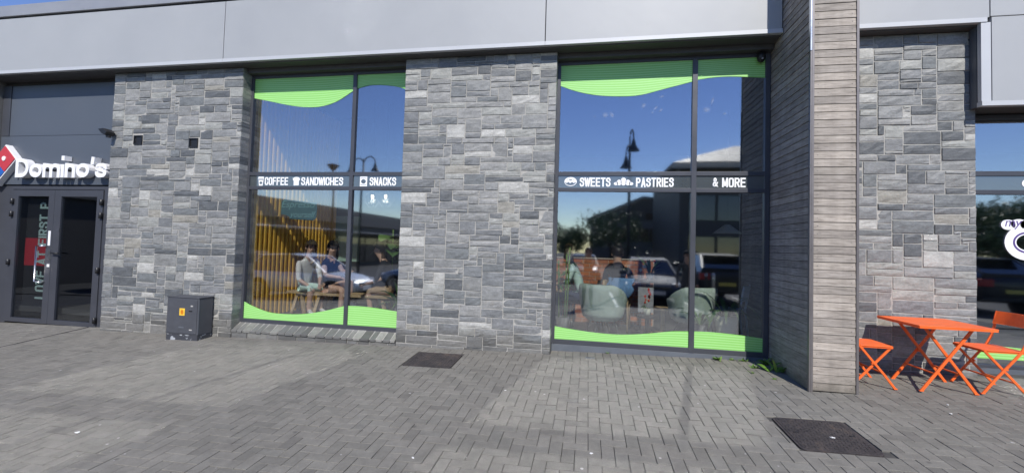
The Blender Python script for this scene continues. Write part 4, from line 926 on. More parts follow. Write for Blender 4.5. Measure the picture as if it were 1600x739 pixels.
# ------------------------------------------------------------------ people
def person(loc, rz, label, J_, look, hair, cols, nose=True):
    """J_: joints (facing +x), each (x,y,z); cols: dict tag -> material"""
    pts = ['pelvis', 'waist', 'chest', 'neck', 'jaw', 'skull', 'crown', 'shl', 'ell', 'wrl', 'hal', 'shr', 'elr', 'wrr', 'har', 'hil', 'knl', 'anl', 'tol', 'hir', 'knr', 'anr', 'tor', 'nose']
    rad = dict(pelvis=.135, waist=.118, chest=.135, neck=.05, jaw=.066, skull=.092, crown=.055, shl=.062, ell=.043, wrl=.028, hal=.03, shr=.062, elr=.043, wrr=.028, har=.03, hil=.088, knl=.06, anl=.042, tol=.035, hir=.088, knr=.06, anr=.042, tor=.035, nose=.014)
    if look.get('wide'): rad.update({k: rad[k]*look['wide'] for k in ('pelvis', 'waist', 'chest', 'hil', 'hir')})
    ed = [('pelvis','waist','top'),('waist','chest','top'),('chest','neck','skin'),('neck','jaw','skin'),('jaw','skull','skin'),('skull','crown','skin'),('jaw','nose','skin'),
          ('chest','shl','top'),('shl','ell','sleeve'),('ell','wrl','fore'),('wrl','hal','skin'),('chest','shr','top'),('shr','elr','sleeve'),('elr','wrr','fore'),('wrr','har','skin'),
          ('pelvis','hil','leg'),('hil','knl','leg'),('knl','anl','shin'),('anl','tol','shoe'),('pelvis','hir','leg'),('hir','knr','leg'),('knr','anr','shin'),('anr','tor','shoe')]
    V_ = [Vector(J_[p]) for p in pts]; idx = {p: i for i, p in enumerate(pts)}
    me = bpy.data.meshes.new('person'); me.from_pydata([tuple(v) for v in V_], [(idx[a], idx[b]) for a, b, _ in ed], [])
    o = bpy.data.objects.new('person', me); col.objects.link(o)
    sk = o.modifiers.new('skin', 'SKIN'); sk.branch_smoothing = .6
    for p in pts:
        d_ = me.skin_vertices[0].data[idx[p]]; r_ = rad[p]
        d_.radius = (r_, r_*(.86 if p in ('waist', 'chest') else 1.)); d_.use_root = (p == 'pelvis')
    ss = o.modifiers.new('sub', 'SUBSURF'); ss.levels = 2; ss.render_levels = 2
    dg = bpy.context.evaluated_depsgraph_get(); em = bpy.data.meshes.new_from_object(o.evaluated_get(dg)); bpy.data.objects.remove(o)
    bm = bmesh.new(); bm.from_mesh(em)
    tags = ['skin', 'top', 'sleeve', 'fore', 'leg', 'shin', 'shoe']; segs = [(V_[idx[a]], V_[idx[b]], tags.index(t_), (rad[a]+rad[b])/2) for a, b, t_ in ed]
    for f in bm.faces:
        c = f.calc_center_median(); best = None
        for a, b, t_, r_ in segs:
            ab = b-a; s_ = max(0, min(1, (c-a).dot(ab)/ab.length_squared)); dd_ = (c-(a+ab*s_)).length/r_
            if best is None or dd_ < best[0]: best = (dd_, t_)
        f.material_index = best[1]; f.smooth = True
    # fingers: four and a thumb on each hand, rooted in the palm
    fb_ = MB()
    for s_, w_, h_ in ((1, 'wrl', 'hal'), (-1, 'wrr', 'har')):
        a, b = Vector(J_[w_]), Vector(J_[h_]); d_ = (b-a).normalized(); side = d_.cross(Vector((0, 0, 1))); side = side.normalized() if side.length > .1 else Vector((0, 1, 0)); dn = side.cross(d_)
        if dn.z > 0: dn = -dn
        for q, ln in enumerate((.066, .075, .070, .055)):
            p0 = b + side*(-.024+.016*q)*1.0 + d_*.012; p1 = p0+d_*ln*.5+dn*.008; p2 = p1+d_*ln*.4+dn*.024
            fb_.tube([p0, p1, p2], .009, 6, rr=[.0095, .009, .007])
        p0 = b-side*.028*s_-d_*.02; fb_.tube([p0, p0-side*.025*s_+d_*.03, p0-side*.03*s_+d_*.06+dn*.01], .01, 6, rr=[.012, .010, .008])
    k0 = len(bm.verts); vv = [bm.verts.new(v) for v in fb_.v]
    for f in fb_.f:
        nf = bm.faces.new([vv[i] for i in f]); nf.material_index = 0; nf.smooth = True
    em.materials.clear()
    for t_ in tags: em.materials.append(MATS[cols.get(t_, cols['top'])])
    bm.to_mesh(em); bm.free()
    o = bpy.data.objects.new('person', em); col.objects.link(o); placed(o, loc, rz); tag(o, label, 'person')
    # hair, eyes, beard
    sk_ = Vector(J_['skull']); fw = (Vector(J_['nose'])-Vector(J_['jaw'])); fw.z = 0; fw.normalize(); sd = Vector((-fw.y, fw.x, 0))
    def cap(rx, ry, rz_, keep, name, m, off=(0, 0, 0), extra=None):
        b = MB(); n, mm = 18, 12; rr_ = random.Random(len(label))
        for j in range(mm+1):
            th = math.pi*j/mm
            for i in range(n):
                ph = 2*math.pi*i/n; u = Vector((math.sin(th)*math.cos(ph), math.sin(th)*math.sin(ph), math.cos(th)))
                k = 1+rr_.uniform(-.05, .05); p = sk_ + fw*(u.x*rx*k+off[0]) + sd*(u.y*ry*k+off[1]) + Vector((0, 0, u.z*rz_*k+off[2]))
                b.v.append(tuple(p)); b.uv.append(u)
        for j in range(mm):
            for i in range(n):
                q = (j*n+i, j*n+(i+1) % n, (j+1)*n+(i+1) % n, (j+1)*n+i); u = sum((b.uv[t_] for t_ in q), Vector())/4
                if keep(u): b.face(q[::-1])
        r = b.build(name, m, o, smooth=True); return r
    short = lambda u: u.z > .25 or (u.x < .05 and u.z > -.5) or (u.x < .35 and u.z > .05)
    hm = hair[1]
    if hair[0] == 'short': cap(.108, .1, .118, short, 'hair', hm, (-.005, 0, .012))
    if hair[0] == 'bun': cap(.112, .104, .12, short, 'hair', hm, (-.005, 0, .012)); cap(.05, .055, .05, lambda u: True, 'hair_bun', hm, (-.06, 0, .125))
    if hair[0] == 'long':
        cap(.114, .108, .122, short, 'hair', hm, (-.005, 0, .012)); cap(.075, .105, .2, lambda u: u.x < .25, 'hair_length', hm, (-.055, 0, -.12))
    if hair[0] == 'cap':
        cap(.11, .103, .1, lambda u: u.z > -.05, 'cap', 'black_cloth', (0, 0, .03)); b = MB(); b.prism_z(ell(.0, 0, .085, .075, 12), -.006, .006); r = b.build('cap_peak', 'black_cloth', o); c = sk_+fw*.115+Vector((0, 0, .035)); r.location = c
        cap(.105, .1, .1, lambda u: u.x < .1 and u.z < .2 and u.z > -.6, 'hair', hm, (-.005, 0, .0))
    if look.get('beard'): cap(.098, .085, .09, lambda u: u.z < -.15 and u.x > -.1, 'beard', hm, (.012, 0, -.062))
    for s_ in (-1, 1):
        e = MB(); e.lathe([(.002, -.011), (.009, -.007), (.011, 0), (.009, .007), (.002, .011)], 8); r = e.build('eye', 'hair_dark', o, smooth=True); r.location = sk_+fw*.084+sd*s_*.034+Vector((0, 0, -.012))
        e = MB(); e.lathe([(.003, -.03), (.012, -.018), (.013, .01), (.008, .028), (.002, .032)], 8); r = e.build('ear', 'skin', o, smooth=True); r.location = sk_+sd*s_*.092+Vector((0, 0, -.03))
    return o
def head_at(base_, fx, fy, turn=0., tilt=0.):
    """neck, jaw, skull, crown, nose above a chest point; turn = head heading against the body"""
    c, s_ = math.cos(turn), math.sin(turn); n = Vector(base_)
    return dict(neck=tuple(n), jaw=(n.x+.03*c+fx*.1, n.y+.03*s_+fy*.1, n.z+.09), skull=(n.x+.025*c+fx*.2, n.y+.025*s_+fy*.2, n.z+.185), crown=(n.x+.01*c+fx*.25, n.y+.01*s_+fy*.25, n.z+.255), nose=(n.x+.135*c+fx*.1, n.y+.135*s_+fy*.1, n.z+.135))
def seated(sh=.46, lean=.05, turn=0., knee=.44, hands=((.34, .14, .66), (.34, -.14, .66)), feet=(.40, .40), spread=.11, kz=(0, 0)):
    p = sh+.10
    J_ = dict(pelvis=(0, 0, p), waist=(.02+lean*.25, 0, p+.2), chest=(lean*.75, 0, p+.42), shl=(lean*.75, .175, p+.455), shr=(lean*.75, -.175, p+.455),
              hil=(.03, .085, p-.02), hir=(.03, -.085, p-.02), knl=(knee, spread, sh+.09+kz[0]), knr=(knee, -spread, sh+.09+kz[1]), anl=(feet[0], spread, .09+kz[0]), anr=(feet[1], -spread, .09+kz[1]), tol=(feet[0]+.15, spread+.02, .04+kz[0]), tor=(feet[1]+.15, -spread-.02, .04+kz[1]))
    for s_, (hx, hy, hz) in zip('lr', hands):
        sh_ = Vector(J_['sh'+s_]); w_ = Vector((hx, hy, hz)); mid = (sh_+w_)/2+Vector((-.05, .07 if s_ == 'l' else -.07, -.10)); J_['el'+s_] = tuple(mid); J_['wr'+s_] = tuple(w_); d_ = (w_-mid).normalized(); J_['ha'+s_] = tuple(w_+d_*.07)
    J_.update(head_at((lean, 0, p+.54), lean*1.2, 0, turn)); return J_
def standing(hands=((.05, .27, .80), (.05, -.27, .80)), turn=0., h=1.72):
    k = h/1.75
    J_ = dict(pelvis=(0, 0, .95*k), waist=(.01, 0, 1.13*k), chest=(0, 0, 1.33*k), shl=(0, .18, 1.37*k), shr=(0, -.18, 1.37*k), hil=(0, .09, .9*k), hir=(0, -.09, .9*k), knl=(.02, .10, .50*k), knr=(.02, -.10, .50*k), anl=(-.02, .11, .09), anr=(-.02, -.11, .09), tol=(.15, .14, .04), tor=(.15, -.14, .04))
    for s_, (hx, hy, hz) in zip('lr', hands):
        sh_ = Vector(J_['sh'+s_]); w_ = Vector((hx, hy, hz)); mid = (sh_+w_)/2+Vector((-.03, .03 if s_ == 'l' else -.03, -.02 if hz < 1 else -.14)); J_['el'+s_] = tuple(mid); J_['wr'+s_] = tuple(w_); d_ = (w_-mid).normalized(); J_['ha'+s_] = tuple(w_+d_*.07)
    J_.update(head_at((.01, 0, 1.46*k), .03, 0, turn)); return J_

def bench(loc, L_, label):
    t = thing('bench', loc, label, 'bench'); MB().box(-L_/2, L_/2, -.17, .17, .36, .405).build('seat', 'light_wood', t, bevel=.004)
    for s_ in (-1, 1):
        for q in (-1, 1):
            b = MB(); b.bar((s_*(L_/2-.10), q*.13, 0), (s_*(L_/2-.19), q*.10, .36), .05, .05); b.build('leg', 'light_wood', t, bevel=.003)
        b = MB(); b.bar((s_*(L_/2-.18), -.1, .32), (s_*(L_/2-.18), .1, .32), .04, .05); b.build('brace', 'light_wood', t)
bench((-4.15, 7.2, FLOOR), 1.6, 'pale wooden bench with splayed legs behind the coffee window'); bench((-5.22, 7.28, FLOOR), .46, 'shorter pale wooden bench beside the amber slats')
person((-5.22, 7.28, FLOOR), R(-25), 'seated person with fair hair in a white top beside the amber slats', seated(.40, .16, R(-20), hands=((.40, .08, .55), (.38, -.12, .52))), {}, ('long', 'hair_blond'), dict(skin='skin', top='white_cloth', sleeve='white_cloth', fore='skin', leg='mint_cloth', shin='skin', shoe='shoe_white'))
person((-4.70, 7.22, FLOOR), R(-8), 'seated person with long dark hair, pale pink sleeves and bare knees on the wooden bench', seated(.40, .08, R(-40), hands=((.36, .10, .80), (.32, -.12, .70)), kz=(.14, .0)), {}, ('long', 'hair_dark'), dict(skin='skin', top='black_cloth', sleeve='pink_cloth', fore='skin', leg='skin', shin='skin', shoe='shoe_white'))
person((-3.42, 7.28, FLOOR), R(190), 'seated person with tan legs half hidden by the potted palm', seated(.40, .22, R(20), hands=((.46, .1, .60), (.44, -.06, .62)), knee=.42, feet=(.36, .30)), {}, ('long', 'hair_brown'), dict(skin='skin', top='black_cloth', sleeve='black_cloth', fore='skin', leg='tan_cloth', shin='skin', shoe='shoe_white'))
person((-.06, 7.30, FLOOR), R(172), 'bearded man in a pale mint t-shirt seated before the brick wall', seated(.46, .20, R(62), hands=((.42, .16, .74), (.40, -.12, .70))), dict(beard=1, wide=1.12), ('short', 'hair_brown'), dict(skin='skin', top='mint_cloth', sleeve='mint_cloth', fore='skin', leg='navy_cloth', shin='navy_cloth', shoe='shoe'))
person((.50, 7.55, FLOOR), R(80), 'seated person with dark tied hair and black top, back to the window', seated(.46, .04, R(25), hands=((.40, .16, .74), (.40, -.16, .74))), {}, ('bun', 'hair_dark'), dict(skin='skin', top='black_cloth', sleeve='black_cloth', fore='black_cloth', leg='black_cloth', shin='black_cloth', shoe='shoe'))

# ------------------------------------------------------------------ cafe furniture
def wood_chair(loc, rz, label, m='light_wood', seat='dark_leg'):
    t = thing('dining_chair', loc, label, 'chair', None, rz)
    MB().prism_z([(-.2, -.2), (.22, -.22), (.22, .22), (-.2, .2)], .435, .46).build('seat', seat, t, bevel=.006)
    for sx_, sy_ in ((-1, -1), (-1, 1), (1, -1), (1, 1)):
        b = MB()
        if sx_ < 0: b.tube([(-.24, sy_*.2, 0), (-.19, sy_*.19, .44), (-.25, sy_*.19, .82)], .016, 8)
        else: b.tube([(.22, sy_*.2, 0), (.19, sy_*.19, .44)], .016, 8)
        b.build('leg', m, t, smooth=True)
    b = MB(); n = 8
    for k in range(n+1):
        y = -.2+.4*k/n; bw = -.04*(1-(2*k/n-1)**2)
        b.v += [(-.215+bw, y, .60), (-.20+bw, y, .60), (-.255+bw, y, .84), (-.24+bw, y, .84)]
    for k in range(n):
        a = 4*k; c = a+4
        for q in ((a, c, c+2, a+2), (a+1, a+3, c+3, c+1), (a+2, c+2, c+3, a+3), (a, a+1, c+1, c)): b.face(q)
    fix_normals(b.build('backrest', m, t)); return t
wood_chair((-.04, 7.30, FLOOR), R(172), 'dark wooden chair under the bearded man', 'dark_leg'); wood_chair((.50, 7.52, FLOOR), R(80), 'curved wooden chair under the person in black', 'light_wood')
wood_chair((2.22, 7.35, FLOOR), R(150), 'pale blue backed chair behind the arching plant by the timber end', 'pale_blue', 'pale_blue')
def draped(loc):
    t = thing('denim_jacket', loc, 'blue denim jacket hung over the wooden chair back', 'jacket'); b = MB(); n, m_ = 14, 10; rr_ = random.Random(2)
    for j in range(m_+1):
        v = j/m_
        for i in range(n+1):
            u = -1+2*i/n; w_ = .20*(1-.35*max(0, v-.6)); b.v.append((u*w_+.02*math.sin(v*9+i), -.045-.07*math.sin(v*2.6)-.014*math.sin(i*1.9+v*4), .02-v*.34*(1-.18*u*u)))
    for j in range(m_):
        for i in range(n): b.face((j*(n+1)+i, (j+1)*(n+1)+i, (j+1)*(n+1)+i+1, j*(n+1)+i+1))
    o = b.build('cloth', 'denim', t, smooth=True); so = o.modifiers.new('solid', 'SOLIDIFY'); so.thickness = .02
    b = MB(); b.tube([(-.15, -.05, .01), (-.165, -.10, -.1), (-.14, -.125, -.24), (-.13, -.12, -.33)], .035, 8, rr=[.045, .042, .036, .03]); b.build('sleeve', 'denim', t, smooth=True)
draped((.53, 7.27, FLOOR+.86))
def tub_chair(loc, rz, label):
    """rounded armchair, opening towards +x"""
    t = thing('tub_chair', loc, label, 'armchair', 'sage green tub chairs', rz); b = MB(); n, m_ = 36, 8
    for i in range(n+1):
        a = R(-150+300*i/n)+math.pi; k = abs(-1+2*i/n); top = .80-.20*max(0, min(1, (k-.30)/.38))**1.5 - .16*max(0, (k-.82)/.18)
        for side in (0, 1):
            for j in range(m_+1):
                v = j/m_; z = .30+(top-.30)*v; r = (.285+.075*v**.8) - (.0 if side == 0 else .055+.01*v)
                if side == 0 and j == m_: r -= .012
                b.v.append((r*math.cos(a)*1.0, r*1.06*math.sin(a), z+(.012 if 0 < j == m_ and side else 0)))
    w_ = m_+1
    for i in range(n):
        for j in range(m_):
            a = i*2*w_+j; c = (i+1)*2*w_+j; b.face((a, c, c+1, a+1)); b.face((a+w_, a+w_+1, c+w_+1, c+w_))
        a = i*2*w_; c = (i+1)*2*w_; b.face((a+m_, c+m_, c+w_+m_, a+w_+m_)); b.face((a, a+w_, c+w_, c))
    for i in (0, n):
        a = i*2*w_
        for j in range(m_): b.face((a+j, a+j+1, a+w_+j+1, a+w_+j))
    fix_normals(b.build('shell', 'sage_velvet', t, smooth=True))
    MB().lathe([(.02, .29), (.25, .285), (.285, .33), (.28, .40), (.22, .43), (.02, .435)], 28).build('cushion', 'sage_velvet', t, smooth=True); MB().lathe([(.24, .26), (.285, .30), (.285, .32)], 28).build('base', 'sage_velvet', t, smooth=True)
    for a in (45, 135, 225, 315):
        b = MB(); b.tube([(.30*math.cos(R(a)), .30*math.sin(R(a)), 0), (.17*math.cos(R(a)), .17*math.sin(R(a)), .28)], .014, 8, rr=[.011, .018]); b.build('leg', 'dark_leg', t, smooth=True)
tub_chair((.24, 6.85, FLOOR), R(68), 'sage green velvet tub chair beside the tall cane plant'); tub_chair((1.60, 7.08, FLOOR), R(112), 'sage green velvet tub chair behind the upright window bar')
def round_table(loc, r, h, label, m='dark_leg'):
    t = thing('cafe_table', loc, label, 'table'); MB().lathe([(.01, h-.03), (r, h-.03), (r, h), (.01, h)], 32).build('table_top', m, t); MB().lathe([(.03, .02), (.03, h-.03)], 12).build('column', m, t); MB().lathe([(.22, 0), (.22, .012), (.04, .03)], 24).build('foot', m, t)
round_table((1.02, 7.62, FLOOR), .30, .84, 'round dark cafe table carrying the flowering plant'); round_table((-.52, 7.62, FLOOR), .25, .62, 'small round pale wooden table by the bearded man', 'light_wood'); round_table((.90, 6.80, FLOOR), .16, .36, 'tiny low dark table carrying the cream pot'); round_table((1.22, 7.35, FLOOR), .17, .42, 'small low wooden table beside the second tub chair', 'light_wood')
mb_ = thing('menu_board', (.94, 7.28, FLOOR+.02), 'grey menu card with coral flower print standing on the cafe floor', 'menu'); MB().box(-.12, .12, 0, .012, .32, .72).build('card', 'poster_grey', mb_)
b = MB(); rr_ = random.Random(8)
for k in range(9): b.prism_y(ell(.03+rr_.gauss(0, .035), .56+rr_.gauss(0, .05), .018, .024, 9), -.002, 0)
b.build('flower_print', 'petal_red', mb_)
b = MB(); 
for k in range(5): b.bar((-.06, -.001, .36+k*.01), (.03+.02*math.sin(k*2), -.001, .5+k*.012), .003, .008)
b.build('stem_print', 'pot_cream', mb_); b = MB(); b.bar((-.08, .02, 0), (-.08, .02, .7), .02, .02); b.bar((.08, .02, 0), (.08, .02, .7), .02, .02); b.build('stand', 'dark_leg', mb_)

def pendant(loc, label, drop, watts, shade):
    t = thing('pendant_lamp', loc, label, 'lamp', 'cafe pendant lamps')
    MB().tube([(0, 0, .1), (0, 0, drop)], .006, 6).build('cord', 'black_plastic', t)
    if shade: MB().lathe([(.04, .10), (.07, .08), (.24, -.06), (.245, -.075), (.235, -.07), (.05, .07)], 24).build('shade', 'white_letter', t, smooth=True)
    else:
        MB().lathe([(.025, .02), (.025, .10)], 12).build('holder', 'black_plastic', t)
        b = MB(); 
        for q in range(10):
            a = 2*math.pi*q/10; b.tube([(.02*math.cos(a), .02*math.sin(a), .10), (.16*math.cos(a), .16*math.sin(a), .0), (.17*math.cos(a), .17*math.sin(a), -.08), (.06*math.cos(a), .06*math.sin(a), -.22)], .003, 4)
        b.build('wire_cage', 'lamp_post', t)
    MB().lathe([(.002, -.045), (.022, -.03), (.03, -.005), (.022, .018), (.006, .024)], 12).build('bulb', 'pot_cream' if shade else 'lamp_glow', t, smooth=True)
    if shade: return
    ld = bpy.data.lights.new('bulb_light', 'POINT'); ld.energy = watts; ld.color = (1, .86, .68); ld.shadow_soft_size = .05; lo = bpy.data.objects.new('bulb_light', ld); col.objects.link(lo); lo.parent = t; lo.location = (0, 0, -.09)
mat('lamp_glow', (.9, .85, .75), .4, emit=((1, .86, .66), 2.5))
pendant((-4.05, 7.55, 2.60), 'wire cage pendant lamp with a lit bulb, nearer the upright bar of the coffee window', 1.8, 3, False)
pendant((-3.88, 7.75, 2.63), 'wire cage pendant lamp with a lit bulb, nearer the middle stone wall', 1.8, 3, False)
pendant((2.55, 8.6, 2.15), 'pale cone shaded pendant lamp behind the timber end of the widest window', 2.25, 5, True)
# house plants
rl = random.Random(17)
def plant(loc, label, pot, leaves, canes=(), flowers=None, pot_m='pot_grey', spots=()):
    t = thing('house_plant', loc, label, 'plant'); r, h = pot
    MB().lathe([(r*.75, 0), (r, h), (r*.9, h), (r*.86, h-.02)], 20).build('pot', pot_m, t, smooth=True); MB().lathe([(.005, h-.022), (r*.86, h-.02)], 16).build('soil', 'soil', t)
    for c in canes: MB().tube(c, .012, 6).build('stem', 'weed', t, smooth=True)
    for (p, d_, L_, w_, dr_) in leaves:
        b = MB(); blade(b, p, d_, L_, w_, dr_, 7); b.build('leaf', 'house_plant', t, smooth=True)
    for p, m_, s_ in spots: MB().lathe([(.002, -s_), (s_*.8, -s_*.4), (s_, .1*s_), (s_*.6, s_*.8), (.002, s_)], 8, p).build('flower', m_, t, smooth=True)
    return t
def fan(n, h, L_, w_, el=(.5, 1.4), dr_=(1.0, 2.2), r=.03):
    out = []
    for k in range(n):
        a = 6.283*k/n+rl.uniform(-.3, .3); e = rl.uniform(*el); out.append(((r*math.cos(a), r*math.sin(a), h), (math.cos(a), math.sin(a), e), L_*rl.uniform(.75, 1.15), w_*rl.uniform(.8, 1.2), rl.uniform(*dr_)))
    return out
canes = [[(dx, dy, .2), (dx*1.3, dy*1.2, .7), (dx*1.5, dy, 1.15+.1*q)] for q, (dx, dy) in enumerate(((-.05, 0), (.03, .03), (.06, -.04)))]
lv = []
for c in canes:
    for z in (.75, .95, 1.1): lv += [((c[-1][0], c[-1][1], z), (math.cos(a), math.sin(a), .5), rl.uniform(.22, .34), .045, 1.8) for a in (rl.uniform(0, 6.3), rl.uniform(0, 6.3))]
plant((-.36, 6.62, FLOOR), 'tall cane plant with narrow leaves at the window edge by the stone wall', (.10, .30), lv, canes)
plant((2.02, 6.80, FLOOR), 'arching green plant in a pale pot beside the timber end of the window', (.16, .42), fan(20, .42, .62, .05, (.7, 2.2), (1.4, 3.0), .05), pot_m='pot_cream')
plant((1.62, 6.62, FLOOR), 'low plant with long drooping leaves against the upright window bar', (.09, .30), fan(9, .30, .48, .04, (1., 2.4), (1.8, 3.2)), pot_m='pot_grey')
plant((1.04, 7.55, FLOOR+.842), 'flowering plant with dark sword leaves on the round dark table', (.07, .12), fan(12, .12, .36, .035, (.6, 2.), (.5, 1.6)), spots=[((-.10, -.03, .22), 'petal_white', .035), ((-.04, -.05, .29), 'petal_white', .04), ((-.16, -.02, .16), 'petal_white', .03), ((.06, -.02, .32), 'petal_red', .02)], pot_m='pot_cream')
plant((.90, 6.80, FLOOR+.362), 'small plant with pink flowers in a cream pot on the tiny low table', (.055, .10), fan(7, .1, .14, .02), spots=[((.02, 0, .22), 'petal_red', .02), ((-.03, .01, .19), 'petal_red', .018)], pot_m='pot_cream')
plant((-3.05, 6.75, FLOOR), 'dense potted palm in the coffee window next to the middle stone wall', (.13, .28), fan(26, .3, .55, .035, (.5, 2.6), (1.0, 2.4), .05))
lv = []
for k in range(9):
    a = rl.uniform(0, 6.28); lv.append(((.05*math.cos(a), .05*math.sin(a), rl.uniform(.9, 1.5)), (math.cos(a), math.sin(a), .5), rl.uniform(.34, .46), rl.uniform(.2, .3), 1.6))
plant((-3.85, 8.05, FLOOR), 'broad leaved plant on a tall stem in the middle of the coffee window', (.15, .35), lv, [[(0, 0, .3), (.02, 0, .9), (0, .02, 1.6)]])

# ------------------------------------------------------------------ what stands behind the camera and shows in the glass
for x in (-13.2, -8.0, -5.4, .95, 3.30, 5.65, 8.0, 10.4):
    y0, y1 = (-1.4, -6.0) if x > -4 else (-2.9, -7.0); b = MB(); b.v = [(x-.05, y1, gz(x, y1)-.040), (x+.05, y1, gz(x, y1)-.040), (x+.05, y0, gz(x, y0)-.040), (x-.05, y0, gz(x, y0)-.040)]; b.face((0, 1, 2, 3))
    b.build('bay_line', 'road_paint', car_park)
def car(loc, heading, label, paint, L_=4.15, W_=1.76, H_=1.48, suv=False, group='cars in the car park'):
    t = thing('parked_car', loc, label, 'car', group, heading); k = L_/4.1; w = W_/2; up = .12 if suv else 0.
    stn = [(-2.06,.48,.82,.74),(-2.02,.34,.93,.86),(-1.85,.27,.97,.94),(-1.5,.24,.98,.985),(-.6,.21,.975,1.),(.5,.21,.955,1.),(1.1,.22,.93,.99),(1.55,.25,.86,.95),(1.85,.30,.77,.86),(2.0,.38,.67,.74),(2.05,.46,.60,.62)]
    b = MB(); prof = []
    for x, zb_, zt_, f in stn:
        x *= k; zb_ += up; zt_ += up*1.6; ww = w*f
        half = [(0, zb_), (ww*.86, zb_), (ww*.985, zb_+.10), (ww, (zb_+zt_)/2), (ww*.965, zt_-.06), (ww*.88, zt_-.005), (0, zt_+.025)]
        ring = half + [(-y, z) for y, z in half[-2:0:-1]]; prof.append([(x, y, z) for y, z in ring])
    n = len(prof[0])
    for r in prof: b.v += r
    for i in range(len(prof)-1):
        for j in range(n): b.face((i*n+j, i*n+(j+1) % n, (i+1)*n+(j+1) % n, (i+1)*n+j))
    b.face(list(range(n))); b.face([(len(prof)-1)*n+j for j in range(n)][::-1])
    body = fix_normals(b.build('body', paint, t, smooth=True)); ms = body.modifiers.new('sub', 'SUBSURF'); ms.levels = 1; ms.render_levels = 1
    zt_ = .95+up*1.6; H2 = H_
    gs = [(1.02, zt_-.02, .90, .02), (.30, zt_, .915, H2-.06-zt_), (-.35, zt_+.01, .915, H2-zt_), (-1.30, zt_+.01, .90, H2-.05-zt_), ((-1.90 if not suv else -1.98), zt_-.0, .86, .03 if not suv else .10)]
    g = MB(); rf = MB()
    for x, z, f, h in gs:
        for s_ in (-1, 1):
            g.v.append((x*k, s_*w*f, z-.03)); g.v.append((x*k, s_*w*(f-.24*min(1, h/.4)), z+h))
    for i in range(4):
        a = i*4; c = a+4
        g.face((a, c, c+1, a+1)); g.face((a+2, a+3, c+3, c+2)); g.face((a+1, c+1, c+3, a+3))
    g.face((0, 1, 3, 2)); g.face((16, 18, 19, 17)); gl = fix_normals(g.build('windows', 'car_glass', t))
    for i in (1, 2):
        a = i*4; P_ = [Vector(g.v[q]) for q in (a+1, a+5, a+7, a+3)]; m0 = len(rf.v)
        rf.v += [tuple(p+Vector((0, 0, .012))+Vector((0, math.copysign(.012, p.y), 0))) for p in P_] + [tuple(p-Vector((0, 0, .02))+Vector((0, math.copysign(.012, p.y), 0))) for p in P_]
        for q in ((0, 1, 2, 3), (0, 4, 5, 1), (1, 5, 6, 2), (2, 6, 7, 3), (3, 7, 4, 0)): rf.face([m0+z for z in q])
    fix_normals(rf.build('roof', paint, t))
    for s_, o_ in ((-1, 0), (1, 2)):
        pb = MB()
        for q in (0, 3): pb.bar(g.v[q*4+o_+1], g.v[q*4+5+o_], .075, .03)
        pb.build('pillar', paint, t); pb = MB(); pb.bar(Vector(g.v[8+o_])+Vector((-.1, s_*.006, 0)), Vector(g.v[8+o_+1])+Vector((-.06, s_*.004, 0)), .10, .012, up=(0, 1, 0)); pb.build('door_post', 'trim_black', t)
        mm_ = MB(); mm_.box(.72*k, .86*k, min(s_*w*.95, s_*(w+.17)), max(s_*w*.95, s_*(w+.17)), zt_-.02, zt_+.12); mm_.build('mirror', paint, t, bevel=.02)
        MB().box(-.35*k, .55*k, min(s_*w*.985, s_*(w+.008)), max(s_*w*.985, s_*(w+.008)), .36+up, .44+up).build('sill_trim', 'trim_black', t)
        for xx in (-.12, .68): MB().box((xx-.02)*k-.1, (xx-.02)*k+.08, min(s_*w*.97, s_*(w+.012)), max(s_*w*.97, s_*(w+.012)), zt_-.15, zt_-.12).build('door_handle', paint, t)
        h = MB(); h.box(1.72*k, 1.93*k, min(s_*w*.52, s_*w*.83), max(s_*w*.52, s_*w*.83), .64+up, .76+up*1.5); h.build('headlight', 'head_lamp', t, bevel=.03)
        h = MB(); h.box(-2.055*k, -1.86*k, min(s_*w*.55, s_*w*.90), max(s_*w*.55, s_*w*.90), .74+up, .90+up*1.5); h.build('tail_light', 'tail_red', t, bevel=.02)
        for xx in (-1.27, 1.28):
            r_ = .325+up*.35; wl = MB(); c = (xx*k, s_*(w-.10), r_)
            MB().lathe([(r_+.06, -.02), (r_+.06, .112)] if s_ > 0 else [(r_+.06, -.112), (r_+.06, .02)], 24, (xx*k, s_*(w-.10), r_), 'y').build('wheel_arch', 'trim_black', t)
            ty = wl.lathe([(r_*.6, -.1), (r_-.02, -.1), (r_, -.07), (r_, .07), (r_-.02, .1), (r_*.6, .1)], 24, (c[0], c[1]+s_*.025, c[2]), 'y').build('wheel', 'tyre', t, smooth=False)
            sp_ = MB(); sp_.lathe([(r_*.69, -.004), (r_*.69, .004)], 24, (c[0], c[1]+s_*.10, c[2]), 'y'); sp_.build('rim_shadow', 'trim_black', ty)
            sp_ = MB()
            for q in range(10):
                a = 2*math.pi*q/10; sp_.bar((c[0]+.03*math.cos(a), c[1]+s_*.128, c[2]+.03*math.sin(a)), (c[0]+r_*.66*math.cos(a), c[1]+s_*.128, c[2]+r_*.66*math.sin(a)), .028, .02, up=(0, 1, 0))
            sp_.lathe([(r_*.72, -.008), (r_*.72, .008), (r_*.64, .008), (r_*.64, -.008)], 24, (c[0], c[1]+s_*.126, c[2]), 'y'); sp_.lathe([(.05, -.01), (.05, .01)], 12, (c[0], c[1]+s_*.13, c[2]), 'y'); sp_.build('rim', 'alloy', ty)
    MB().box(-2.075*k, -2.05*k, -.26, .26, .56+up, .67+up).build('number_plate', 'plate_yellow', t); MB().box(2.03*k, 2.062*k, -.26, .26, .40+up, .51+up).build('number_plate', 'plate_white', t)
    MB().box(1.90*k, 2.045*k, -.45, .45, .54+up, .64+up*1.3).build('grille', 'trim_black', t); MB().box(-2.05*k, -1.95*k, -w*.8, w*.8, .34+up, .44+up).build('bumper_trim', 'trim_black', t)
